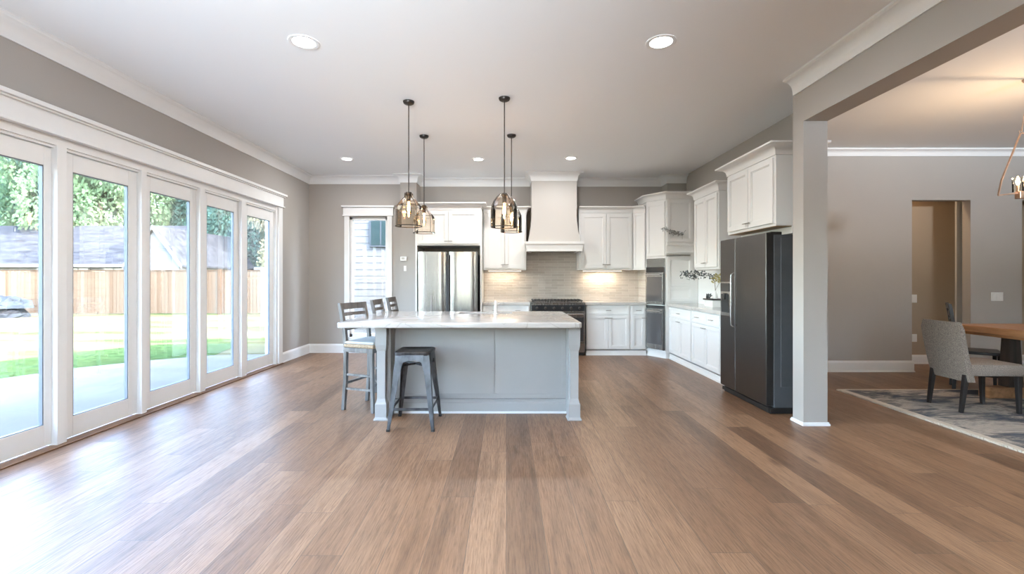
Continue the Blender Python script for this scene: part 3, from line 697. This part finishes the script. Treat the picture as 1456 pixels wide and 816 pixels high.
# ------------------------------------------------------------------ metal stool
st = thing('metal_stool', 'weathered gunmetal backless bar stool in front of the island', 'stool', (-.825, 4.22, 0))
ht = .675
def rsq(h, z, r=.035, n=4):
    P = []
    for cx, cy, a0 in ((h-r, h-r, 0), (-h+r, h-r, PI/2), (-h+r, -h+r, PI), (h-r, -h+r, 3*PI/2)):
        for i in range(n+1): a = a0+i/n*PI/2; P.append((cx+r*math.cos(a), cy+r*math.sin(a), z))
    return P
seat = MB(); seat.loft([rsq(.150, ht-.035), rsq(.158, ht-.03), rsq(.160, ht-.008), rsq(.152, ht), rsq(.135, ht-.001), rsq(.125, ht-.006), rsq(.03, ht-.007, .01)])
build('seat', seat, 'gunmetal', st, smooth=True, ang=50)
def lerp(a, b, k): return tuple(p+(q-p)*k for p, q in zip(a, b))
for sx in (-1, 1):
    for sy in (-1, 1):
        A = (sx*.147, sy*.147); B = (sx*.205, sy*.235)
        lg = MB(); rings = []
        for k, wd in ((0, .085), (.10, .075), (.25, .056), (.6, .042), (1, .026)):
            cx = A[0]+(B[0]-A[0])*k; cy = A[1]+(B[1]-A[1])*k; z = (ht-.02)*(1-k); T = .004
            L_ = [(0, 0), (-wd, 0), (-wd, -T), (-T-.006, -T), (-T, -T-.006), (-T, -wd), (0, -wd)]
            rings.append([(cx+sx*p, cy+sy*q, z) for p, q in L_])
        lg.loft(rings); l = build('leg', lg, 'gunmetal', st)
        build('foot_cap', MB().box(B[0]-sx*.026, B[0]+sx*.002, B[1]-sy*.026, B[1]+sy*.002, 0, .02), 'black', l)
def sk_panel(ax):     # arched skirt between the legs
    mb = MB(); n = 10; top = []; bot = []
    for i in range(n+1):
        u = -1+2*i/n; x = u*.10; zb = ht-.075-.03*abs(u)**2.2+.0; top.append((x, ht-.03)); bot.append((x, zb))
    for s_ in (-1, 1):
        R = []
        for (x, zt), (_, zb) in zip(top, bot):
            y0 = s_*.157; y1 = s_*.166
            q = [(x, y0, zt), (x, y1+0, zb), (x, y1-s_*.004, zb), (x, y0-s_*.004, zt)]
            if ax: q = [(b_, a_, c_) for a_, b_, c_ in q]
            R.append(q)
        mb.loft(R)
    return mb
build('skirt', sk_panel(0), 'gunmetal', st, smooth=True); build('skirt', sk_panel(1), 'gunmetal', st, smooth=True)
k = .72; zz = (ht-.02)*(1-k); fx = .147+.058*k-.012; fy = .147+.088*k-.012
for a, b in (((-fx, -fy), (fx, -fy)), ((-fx, fy), (fx, fy)), ((-fx, -fy), (-fx, fy)), ((fx, -fy), (fx, fy))): build('footrest', MB().bar((*a, zz), (*b, zz), .006, .022), 'gunmetal', st)
build('cross_brace', MB().bar((-.15, -.15, ht-.13), (.15, .15, ht-.13), .004, .018).bar((-.15, .15, ht-.13), (.15, -.15, ht-.13), .004, .018), 'gunmetal', st)

# ------------------------------------------------------------------ wooden bar chairs (face +x locally)
def bar_chair(label, loc, rz, src=[]):
    if src:
        c = copy_tree(src[0]); c['label'] = label; c.location = loc; c.rotation_euler = (0, 0, rz); return c
    t = thing('bar_chair', label, 'chair', loc, rz, 'wooden bar chairs along the island end'); src.append(t)
    w_ = .19
    for s in (-1, 1):
        build('leg', MB().loft([[(x+dx, s*w_+dy, z) for dx, dy in ((-.018, -.018), (.018, -.018), (.018, .018), (-.018, .018))] for x, z in ((-.215, 0), (-.19, .30), (-.185, .62), (-.20, .80), (-.26, 1.07))]), 'greywash', t, bevel=.004)
        build('leg', MB().taper((.135, s*w_, 0), (.12, s*w_, .64), .032, .032, .038, .038), 'greywash', t, bevel=.004)
    build('seat_frame', MB().box(-.205, .145, -.21, .21, .585, .63, .006), 'greywash', t)
    build('seat_cushion', MB().box(-.20, .16, -.215, .215, .63, .668, .014), 'rush', t)
    build('seat_pad', MB().box(-.195, .155, -.21, .21, .668, .695, .012), 'whitewash', t)
    for z, x, hh in ((1.035, -.25, .065), (.955, -.232, .035), (.88, -.215, .035), (.81, -.20, .03)):
        P = MB(); R = []
        for i in range(9):
            u = -1+i/4; R.append([(x-.022*(1-u*u)+dx, u*w_, z+dz) for dx, dz in ((-.009, -hh/2), (.009, -hh/2), (.009, hh/2), (-.009, hh/2))])
        build('back_slat', P.loft(R), 'greywash', t, smooth=True)
    for z in (.22, .36):
        for s in (-1, 1): build('stretcher', MB().bar((-.19, s*w_, z), (.127, s*w_, z), .02), 'greywash', t)
    for x in (.128, -.20): build('stretcher', MB().bar((x, -w_, .27), (x, w_, .27), .022), 'greywash', t)
    return t
bar_chair('grey-washed wooden bar chair with rush seat, fully seen beside the metal stool', (-1.365, 4.76, 0), math.radians(-20))
bar_chair('wooden bar chair whose slim back shows in front of the window', (-1.30, 5.56, 0), 0)
bar_chair('wooden bar chair farthest along the island, near the switch plates', (-1.30, 6.26, 0), 0)

# ------------------------------------------------------------------ pendants
def pendant(label, X, Y, zb, dome):
    t = thing('pendant_light', label, 'pendant light', (X, Y, H), 0, 'glass pendants above the island'); b = zb-H
    build('canopy', MB().lathe([(.0, -.036), (.035, -.034), (.052, -.024), (.058, -.010), (.058, -.001), (0, -.001)], n=24, cap=False), 'bronze', t, smooth=True)
    top = b+(.355 if not dome else .345)
    build('rod', MB().cyl(0, 0, .0055, top, -.03, 10), 'bronze', t, smooth=True)
    build('socket', MB().lathe([(.0, top+.005), (.03, top), (.034, top-.02), (.022, top-.035), (.020, top-.095), (0, top-.095)], n=16), 'bronze', t, smooth=True)
    if not dome: prof = [(.136, .004), (.136, .185), (.120, .222), (.066, .285), (.046, .30), (.043, .345)]
    else: prof = [(.134, .004), (.134, .03), (.133, .17), (.124, .225), (.102, .275), (.07, .315), (.035, .342)]
    n = 8 if not dome else 28
    sh = MB().lathe([(r, b+z) for r, z in prof], n=n)
    g = build('glass_shade', sh, 'amber', t, smooth=dome, ang=30)
    fr_ = MB(); r0 = .136
    fr_.tube([(r0*math.cos(2*PI*i/24), r0*math.sin(2*PI*i/24), b+.004) for i in range(25)], .0045, 6)
    fr_.tube([(.13*math.cos(2*PI*i/24), .13*math.sin(2*PI*i/24), b+.21) for i in range(25)], .0022, 6)
    for k in range(4 if not dome else 3):
        a = 2*PI*(k+.5)/(4 if not dome else 3); fr_.tube([((r+.003)*math.cos(a), (r+.003)*math.sin(a), b+z) for r, z in prof], .0032, 6)
    build('shade_frame', fr_, 'bronze', t, smooth=True)
    build('bulb_glass', MB().lathe([(.012, top-.09), (.016, top-.11), (.026, top-.17), (.027, top-.22), (.014, top-.25), (0.001, top-.258)], n=14), 'clear', t, smooth=True)
    f = MB()
    for k in range(5):
        a = 2*PI*k/5; f.tube([(.006*math.cos(a), .006*math.sin(a), top-.10), (.012*math.cos(a), .012*math.sin(a), top-.165), (.006*math.cos(a), .006*math.sin(a), top-.225)], .0035, 5)
    build('filament', f, 'filament', t)
    light('bulb_glow', 'POINT', (0, 0, top-.17), 5, (1, .66, .34), parent=t, shadow_soft_size=.02)
pendant('nearer bottle-shaped glass pendant light, hanging by the window', -1.01, 4.80, 1.855, False)
pendant('farther bottle-shaped glass pendant light, in front of the fridge cabinet', -1.055, 5.95, 1.90, False)
pendant('nearer dome-shaped glass pendant light, lower canopy toward the middle', -.02, 4.71, 1.835, True)
pendant('farther dome-shaped glass pendant light, partly behind another dome shade', .065, 5.92, 1.91, True)

# ------------------------------------------------------------------ recessed lights
def can(label, X, Y, r):
    t = thing('recessed_light', label, 'recessed light', (X, Y, H), 0, 'recessed ceiling lights')
    build('trim_ring', MB().lathe([(r, -.001), (r, -.006), (r-.012, -.009), (r-.03, -.004), (r-.032, -.001)], n=32), 'trim', t, smooth=True)
    build('lens', MB().cyl(0, 0, r-.028, -.004, -.0015, 32), 'led', t)
    light('downlight', 'AREA', (0, 0, -.012), 14, (1, .98, .96), parent=t, shape='DISK', size=.13)
can('recessed ceiling light in the near row, on the glass door side', -1.57, 3.6, .115)
can('recessed ceiling light in the near row, toward the dining room beam', 1.20, 3.6, .115)
can('small recessed ceiling light in the far row, near the tall window', -2.44, 7.1, .10)
can('small recessed ceiling light in the far row, between the pendants and hood', -.43, 7.12, .10)
can('small recessed ceiling light in the far row, above the range hood', .98, 7.05, .10)

# ------------------------------------------------------------------ wall devices
def plate(name, label, loc, w_, h, rz=0, gang=1, cat='switch'):
    t = thing(name, label, cat, loc, rz)
    build('cover_plate', MB().box(-w_/2, w_/2, -.008, 0, -h/2, h/2, .003), 'plastic', t)
    for i in range(gang):
        x = (i-(gang-1)/2)*w_/gang; build('rocker', MB().box(x-.012, x+.012, -.012, -.008, -h*.28, h*.28, .001), 'plastic', t)
plate('light_switch', 'white three-gang switch plate on the dining room wall', (6.94, YD-.001, 1.065), .17, .125, gang=3)
plate('light_switch', 'white switch plate inside the tan hallway', (6.325, 7.199, 1.01), .075, .125)
plate('power_outlet', 'white outlet plate low inside the tan hallway', (6.325, 7.199, .40), .075, .12, cat='outlet')
t = thing('thermostat', 'white thermostat on the narrow wall beside the steel fridge', 'thermostat', (-1.80, 8.139, 1.67))
build('housing', MB().box(-.055, .055, -.02, 0, -.038, .038, .005), 'plastic', t); build('screen', MB().box(-.035, .02, -.023, -.02, -.012, .025), 'nickel', t)
plate('light_switch', 'small white switch below the thermostat', (-1.775, 8.139, 1.50), .045, .095)

# ------------------------------------------------------------------ counter decor
bx = thing('serving_box', 'low white box with dark tray top on the counter by the black fridge', 'box', (2.98, 6.62, .915))
build('box_body', MB().box(-.10, .10, -.13, .13, 0, .10, .006).box(-.104, .104, -.134, .134, .02, .03), 'wine', bx)
build('tray', MB().box(-.115, .115, -.15, .15, .10, .118, .004), 'black', bx)
vs = thing('branch_vase', 'small white bottle vase holding a spreading dark leafy branch', 'vase', (2.98, 6.62, 1.033))
build('bottle', MB().lathe([(.0, .001), (.028, .001), (.032, .02), (.030, .06), (.014, .085), (.012, .11), (.015, .115)], n=18), 'wine', vs, smooth=True)
def leaf(mb, p, d, up, L, w_):
    d = d.normalized(); s_ = d.cross(up)
    if s_.length < 1e-3: s_ = Vector((1, 0, 0))
    s_.normalize(); n_ = s_.cross(d)*.12*L; p = Vector(p)
    pts = [p, p+d*L*.35+s_*w_/2, p+d*L*.7+s_*w_*.4, p+d*L, p+d*L*.7-s_*w_*.4, p+d*L*.35-s_*w_/2]
    v = [mb.b.verts.new(q) for q in pts]; m1 = mb.b.verts.new(p+d*L*.35+n_); m2 = mb.b.verts.new(p+d*L*.7+n_)
    for f in ((0, 1, m1), (1, 2, m2, m1), (2, 3, m2), (3, 4, m2), (4, 5, m1, m2), (5, 0, m1)): mb.b.faces.new([v[q] if isinstance(q, int) else q for q in f])
rnd = random.Random(3)
def rv(r=rnd): return Vector((r.uniform(-1, 1), r.uniform(-1, 1), r.uniform(-1, 1)))
stem = [(0, 0, .02), (0, .0, .14), (.0, .02, .24), (-.03, .05, .31), (-.14, .10, .355), (-.28, .14, .36), (-.40, .18, .345)]
build('branch', MB().tube(stem, [.004, .004, .004, .003, .003, .002, .001], 6).tube([(-.14, .10, .355), (-.26, .06, .30), (-.34, .05, .285)], .0018, 5).tube([(0, 0, .12), (.03, -.05, .22), (.05, -.08, .29)], .002, 5), 'bark', vs)
lf = MB()
for i in range(150):
    k = rnd.random()**.8; j = 2.6+k*3.4; a = int(min(j, 5)); p = Vector(stem[a]).lerp(Vector(stem[a+1]), min(j-a, 1)); p += rv()*.038
    leaf(lf, p, rv()+Vector((-.5, 0, 0)), rv(), rnd.uniform(.022, .042), .02)
for i in range(26): leaf(lf, Vector((-.28, .06, .295))+Vector((rnd.uniform(-.09, .08), rnd.uniform(-.03, .03), rnd.uniform(-.03, .02))), rv(), rv(), .03, .018)
build('dark_leaves', lf, 'greenleaf', vs)
lf = MB()
for i in range(60):
    p = Vector((rnd.uniform(-.04, .07), rnd.uniform(-.10, .03), rnd.uniform(.22, .37))); leaf(lf, p, rv()+Vector((0, 0, -.3)), rv(), rnd.uniform(.03, .05), .022)
build('yellow_leaves', lf, 'yellowleaf', vs)
lf = MB()
for i in range(24): leaf(lf, Vector((-.055, 0, .02))+rv()*.028, rv()+Vector((0, 0, 1)), rv(), .045, .022)
lf.tube([(-.055, 0, 0), (-.055, 0, .04)], .003, 5)
tag(build('succulent_sprig', lf, 'greenleaf'), 'small green sprig beside the white bottle vase', 'plant').location = (2.965, 6.70, 1.034)
sp = thing('dried_sprig', 'dry grey leafy sprig fixed high on the side of the oven tower', 'sprig', (2.86, 7.655, 2.07))
P = [(.10, 0, .05), (.04, 0, -.02), (-.08, -.005, .0), (-.2, -.01, .05), (-.32, -.01, .07)]
build('stem', MB().tube(P, .0025, 5).tube([(.04, 0, -.02), (.04, 0, -.10)], .0015, 5), 'black', sp)
lf = MB()
for i in range(70):
    j = 1+rnd.random()*2.99; a = int(j); p = Vector(P[a]).lerp(Vector(P[min(a+1, 4)]), j-a)+Vector((rnd.uniform(-.02, .02), rnd.uniform(-.02, 0), rnd.uniform(-.03, .03)))
    leaf(lf, p, Vector((rnd.uniform(-1, .3), rnd.uniform(-.5, 0), rnd.uniform(-1, 1))), rv(), .035, .02)
build('dry_leaves', lf, 'greyleaf', sp)

# ------------------------------------------------------------------ dining room
rug = MB(); rug.box(3.90, 6.95, 2.4, 5.47, .001, .012, .003)
ru = thing('area_rug', 'distressed cream and blue-grey area rug under the dining table', 'rug', (5.4, 3.9, 0))
b_ = MB(); b_.box(-1.5, 1.55, -1.5, 1.57, .001, .018, .004); build('pile', b_, 'rug', ru)
fr2 = MB()
for i in range(220):
    y = -1.5+3.07*i/220; fr2.box(-1.512-.006*rnd.random(), -1.498, y, y+.010, .001, .014+.004*rnd.random())
o = build('fringe_edge', fr2, simple('cream_rug_edge', (.62, .55, .46), .95), ru); o['kind'] = 'stuff'
build('backing', MB().box(-1.507, -1.49, -1.5, 1.57, 0, .004), 'gap', ru)

tb = thing('dining_table', 'honey-toned wooden dining table on dark trestle legs', 'table', (5.72, 4.15, .018))
tt = MB()
tt.box(-.62, .62, -1.15, 1.15, .715, .785, .006)
build('tabletop', tt, 'tablewood', tb)
build('apron', MB().box(-.60, .60, -1.12, 1.12, .685, .716, .004), 'tablewood', tb)
for y in (.93, -.93):
    for x in (-.20, .20):
        build('leg', MB().taper((x, y, .12), (x*1., y, .69), .16, .12, .11, .09), 'darkwalnut', tb, bevel=.004)
    build('foot', MB().box(-.50, .50, y-.06, y+.06, 0, .12, .012), 'tablewood', tb)
build('stretcher', MB().box(-.05, .05, -.87, .87, .14, .22, .006), 'tablewood', tb)

def soft(x0, x1, y0, y1, z0, z1, seg=4): return MB().box(x0, x1, y0, y1, z0, z1, .022)
dc = thing('dining_chair', 'grey tweed upholstered dining chair with black legs', 'chair', (4.70, 4.655, .018), math.radians(-4))
w_ = .205
build('seat', soft(-.25, .27, -w_-.015, w_+.015, .36, .475), 'tweed', dc, smooth=True)
bk = MB(); R = []
for i in range(9):
    u = i/8; z = .30+.575*u; x = -.25-.10*u-.01*math.sin(u*PI); T = .075-.02*u; hw = w_+.012+.016*u
    ring_ = [(x, -hw+.02, z), (x-.004, 0, z), (x, hw-.02, z), (x+.008, hw, z), (x+T-.01, hw, z), (x+T, hw-.02, z), (x+T-.012, 0, z), (x+T, -hw+.02, z), (x+T-.01, -hw, z), (x+.008, -hw, z)]
    if i == 8: ring_ = [(p+(.02 if p < x+T/2 else -.015), q*.96, r_) for p, q, r_ in ring_]
    R.append(ring_)
for k in (7,):
    pass
bk.loft(R); build('backrest', bk, 'tweed', dc, smooth=True, bevel=.010, ang=60)
for sy in (-1, 1):
    y = sy*(w_-.02)
    build('leg', MB().taper((-.29, y, 0), (-.245, y, .37), .030, .030, .042, .042), 'blackwood', dc, bevel=.004)
    build('leg', MB().taper((.235, y, 0), (.225, y, .37), .030, .030, .042, .042), 'blackwood', dc, bevel=.004)
# black ladder-back chair at the table corner (faces +x locally)
bc = thing('dining_chair', 'black ladder-back wooden dining chair behind the table corner', 'chair', (5.56, 5.50, 0), math.radians(-40))
for sy in (-1, 1):
    build('leg', MB().loft([[(x+dx, sy*.18+dy, z) for dx, dy in ((-.017, -.017), (.017, -.017), (.017, .017), (-.017, .017))] for x, z in ((-.20, 0), (-.18, .45), (-.19, .7), (-.235, 1.02))]), 'blackwood', bc, bevel=.004)
    build('leg', MB().taper((.18, sy*.18, 0), (.175, sy*.18, .44), .03, .03, .036, .036), 'blackwood', bc, bevel=.004)
build('seat', MB().box(-.20, .21, -.21, .21, .44, .475, .01), 'blackwood', bc)
for z, x in ((.985, -.225), (.90, -.21), (.81, -.20), (.72, -.192)):
    build('back_slat', MB().loft([[(x-.02*(1-u*u)+dx, u*.18, z+dz) for dx, dz in ((-.008, -.024), (.008, -.024), (.008, .024), (-.008, .024))] for u in (-1, -.5, 0, .5, 1)]), 'blackwood', bc, smooth=True)
for s in (-1, 1): build('stretcher', MB().bar((-.18, s*.18, .2), (.18, s*.18, .2), .02), 'blackwood', bc)

# chandelier
ch = thing('chandelier', 'copper trapezoid-framed chandelier with candle bulbs over the dining table', 'chandelier', (4.82, 4.26, H))
build('canopy', MB().lathe([(.0, -.05), (.02, -.048), (.045, -.03), (.062, -.008), (.064, -.001)], n=24), 'copper', ch, smooth=True)
zt = -.50; zb = -1.07
mb = MB()
for s in (-1, 1):
    mb.tube([(s*.03, 0, -.04), (s*.055, 0, -.25), (s*.09, 0, zt+.02)], .004, 6)
build('chain', mb, 'copper', ch, smooth=True)
mb = MB()
for s in (-1, 1):
    mb.bar((s*.10, 0, zt), (s*.275, 0, -.93), .009, .012).bar((s*.275, 0, -.93), (s*.305, 0, zb), .009, .012)
mb.bar((-.10, 0, zt), (.10, 0, zt), .012)
mb.bar((-.305, 0, zb), (0, 0, zb+.035), .010, .012).bar((.305, 0, zb), (0, 0, zb+.035), .010, .012)
mb.box(-.13, .13, -.025, .025, zb-.03, zb+.035, .004)
build('frame', mb, 'copper', ch)
for s in (-1, 1): build('ring', MB().tube([(s*.10+.014*math.cos(a*PI/6), 0, zt+.012+.014*math.sin(a*PI/6)) for a in range(13)], .003, 6), 'copper', ch, smooth=True)
for x in (-.125, 0, .125):
    z0 = zb+.035
    c = build('cup', MB().lathe([(.038, z0), (.040, z0+.13)], x, 0, 18), 'clear', ch, smooth=True)
    build('candle', MB().cyl(x, 0, .011, z0, z0+.06, 12), 'copper', c); build('bulb', MB().lathe([(.008, z0+.06), (.016, z0+.085), (.012, z0+.115), (.001, z0+.14)], x, 0, 12), 'candlebulb', c, smooth=True)
    light('candle_glow', 'POINT', (x, 0, z0+.15), 7.5, (1, .66, .38), parent=ch, shadow_soft_size=.02)
light('hall_glow', 'AREA', (5.6, 6.95, H-.05), 9, (1, .72, .46), shape='DISK', size=.2)

# ------------------------------------------------------------------ outside
GZ = -.05
struct('lawn', MB().box(-60, 30, 8.9, 60, GZ-.1, GZ).box(-60, XL-.2, -20, 8.9, GZ-.1, GZ), 'lawn')
tp = []
struct('patio', MB().prism([(XL-.16, -3), (-6.9, -3), (-6.9, 6.1), (-6.55, 7.0), (-5.9, 7.7), (-5.2, 8.2), (XL-.16, 8.4)], GZ-.05, GZ+.015), 'concrete')
tag(build('shaded_turf_strip', MB().prism([(-6.9, -3), (-8.6, -3), (-8.6, 6.8), (-8.0, 8.6), (-7.2, 9.6), (-5.6, 9.9), (-5.2, 8.2), (-5.9, 7.7), (-6.55, 7.0), (-6.9, 6.1)], GZ, GZ+.008), 'turf'),  # strip follows the house's shadow on the lawn, painted as darker green
    'greener strip of turf along the patio edge, house shade in its colour', 'grass', kind='stuff')
fe = thing('fence', 'tall cedar board fence closing the back of the yard', 'fence', (-20, 18, GZ))
zt = 1.72
for i in range(9):
    x0 = -15+3.42*i-.05; mb = MB(); n = 24
    for k in range(n): mb.box(x0+.03+k*.14, x0+.03+k*.14+.132, 0, .02, .04, zt-.03-.004*(k % 3))
    mb.box(x0, x0+3.42, .02, .06, .3, .38).box(x0, x0+3.42, .02, .06, 1.3, 1.38)
    build('board_panel', mb, 'fence', fe)
    build('top_rail', MB().box(x0, x0+3.42, -.02, .05, zt-.03, zt), 'fencepost', fe)
    build('post', MB().box(x0-.06, x0+.06, -.06, .04, 0, zt+.03, .006), 'fencepost', fe)
yp = thing('yard_post', 'grey T-shaped post standing before the cedar fence', 'post', (-8.86, 17, GZ))
build('pole', MB().box(-.09, .09, -.09, .09, 0, 1.72, .01), simple('weathered_grey_wood', (.08, .085, .09), .8, noise=.2), yp)
build('crossbar', MB().box(-.36, .36, -.06, .06, 1.70, 1.80, .01), simple('weathered_grey_beam', (.08, .085, .09), .8, noise=.2), yp)
# covered heap by the fence
hp = thing('covered_heap', 'low heap under a crumpled grey tarp beside the fence', 'heap', (-18.6, 16.6, GZ))
def mound(rx, ry, h, seed, z0, amp, n=28, m=9):
    r_ = random.Random(seed); R = []
    for j in range(m):
        v = j/(m-1)*PI/2; R.append([((rx*math.cos(v)+amp*r_.uniform(-1, 1)*(j < m-1))*math.cos(2*PI*i/n), (ry*math.cos(v)+amp*r_.uniform(-1, 1)*(j < m-1))*math.sin(2*PI*i/n), z0+h*math.sin(v)+amp*.6*r_.uniform(-1, 1)*(j > 0)) for i in range(n)] if j < m-1 else
                                [(.02*math.cos(2*PI*i/n), .02*math.sin(2*PI*i/n), z0+h) for i in range(n)])
    return MB().loft(R)
build('brush_pile', mound(1.45, .7, .55, 2, 0, .08), 'mulch', hp)
build('tarp', mound(1.45, .75, .46, 5, .33, .15), 'tarp', hp)

# neighbour's house beyond the fence
hs = thing('house', 'white neighbouring house with grey shingle roof and steep gable', 'house', (-24, 24.5, GZ))
build('wall', MB().box(-9, 6.1, .4, 9, 0, 2.2), 'extwhite', hs)
build('roof', MB().loft([[(-9.6, 0, 2.1), (-9.6, 4.7, 4.72), (-9.6, 9.4, 2.1)], [(4.2, 0, 2.1), (4.2, 4.7, 4.72), (4.2, 9.4, 2.1)]]), 'shingle', hs)
build('eaves', MB().box(-9.6, 4.4, -.08, .02, 2.0, 2.16), 'extwhite', hs)
gx = 5.9
build('gable_wall', MB().loft([[(gx-1.25, -.6, 0), (gx-1.25, -.6, 2.25), (gx, -.6, 3.93), (gx+1.25, -.6, 2.25), (gx+1.25, -.6, 0)], [(gx-1.25, 6, 0), (gx-1.25, 6, 2.25), (gx, 6, 3.93), (gx+1.25, 6, 2.25), (gx+1.25, 6, 0)]]), 'extwhite', hs)
for s in (-1, 1):
    build('gable_roof', MB().loft([[(gx, y, 4.0), (gx+s*1.5, y, 1.98), (gx+s*1.5, y, 2.08), (gx, y, 4.12)] for y in (-.75, 6.2)]), 'shingle', hs)
    build('barge_board', MB().loft([[(gx, y, 3.93), (gx+s*1.5, y, 1.91), (gx+s*1.5, y, 2.10), (gx, y, 4.13)] for y in (-.82, -.76)]), 'extwhite', hs)
for x in (-7.6, -4.2, -.6, 1.1, 3.0):
    wn = build('window', MB().box(x-.62, x+.62, .34, .4, 1.05, 2.0), 'extwhite', hs); build('pane', MB().box(x-.54, x-.03, .32, .34, 1.1, 1.95).box(x+.03, x+.54, .32, .34, 1.1, 1.95), 'ovenglass', wn)
# neighbour's siding seen through the tall window
nh = thing('siding_wall', 'white lap-sided wall of the house next door, seen through the tall window', 'house', (-3.0, 11.2, GZ))
mb = MB(); n = 40
for k in range(n):
    z = k*.16; mb.loft([[(-2.1, 0, z), (-2.1, .008, z+.1635), (-2.1, .2, z+.1635), (-2.1, .2, z)], [(4.2, 0, z), (4.2, .008, z+.1635), (4.2, .2, z+.1635), (4.2, .2, z)]])
build('siding', mb, 'siding', nh)
wn = build('window', MB().box(-.29, .24, -.05, .03, 2.14, 2.80, .004), simple('grey_window_frame', (.045, .05, .055), .6, Specular_IOR_Level=0), nh)
build('pane', MB().box(-.25, -.035, -.056, -.05, 2.18, 2.76).box(.0, .20, -.056, -.05, 2.18, 2.76), simple('teal_window_glass', (.010, .019, .019), .5, Specular_IOR_Level=.1), wn)

# trees
def foliage(seed, n, size):
    r = random.Random(seed); mb = MB(); blobs = []
    for i in range(16):
        a = r.uniform(0, 2*PI); q = r.uniform(0, .72); blobs.append((Vector((q*math.cos(a), q*math.sin(a), r.uniform(-.75, .8))), r.uniform(.28, .5)))
    for i in range(n):
        c, rad = blobs[i % 16]
        d = Vector((r.gauss(0, 1), r.gauss(0, 1), r.gauss(0, 1))).normalized(); p = c+d*rad*r.uniform(.75, 1.05)
        dd = (d+Vector((r.uniform(-1, 1), r.uniform(-1, 1), r.uniform(-1.2, .4)))*.9).normalized(); s_ = dd.cross(Vector((r.uniform(-1, 1), r.uniform(-1, 1), r.uniform(-1, 1)))).normalized()
        L = size*r.uniform(.7, 1.3)
        mb.b.faces.new([mb.b.verts.new(q) for q in (p, p+dd*L*.5+s_*L*.32, p+dd*L, p+dd*L*.5-s_*L*.32)])
    return mb
fm = []
for k in range(3):
    o = build('foliage', foliage(k+11, 26000, .055), M['leaf'][k]); fm.append(o.data); bpy.data.objects.remove(o)
trees = [(-33, 33, 6.2, 0, 'broad green tree beyond the neighbouring house, outermost'), (-27.5, 31.5, 6.0, 0, 'tall green tree rising over the shingle roof'),
         (-22.0, 36, 6.5, 1, 'blue-green tree rising behind the roof ridge'), (-17.4, 34, 6.2, 1, 'blue-green tree behind the white gable'),
         (-14.2, 30.5, 4.2, 2, 'pale yellowish tree behind the cedar fence'), (-17.5, 42, 7.6, 0, 'large green tree standing back behind the gable'),
         (-12.6, 36, 6.2, 1, 'dark blue-green tree behind the fence post'), (-10.6, 29, 3.2, 2, 'low pale tree seen in the last glass door'),
         (-9.6, 33, 5.8, 0, 'green tree seen past the last glass door'), (-40, 38, 7.5, 1, 'distant blue-green tree at the far end of the yard'),
         (-29, 42, 8.2, 0, 'large distant green tree behind the others'), (-5.5, 31, 5.6, 1, 'blue-green tree behind the siding wall')]
for i, (x, y, s, k, l) in enumerate(trees):
    t = thing('tree', l, 'tree', (x, y, GZ), i*1.3, 'trees beyond the fence')
    f = bpy.data.objects.new('foliage', fm[k]); COL.objects.link(f); f.parent = t; f.location = (0, 0, s*.98); f.scale = (s*.66, s*.66, s*1.05)
    build('trunk', MB().tube([(0, 0, 0), (.1, 0, s*.5), (0, .1, s*1.1)], [.3, .22, .1], 8), 'bark', t)
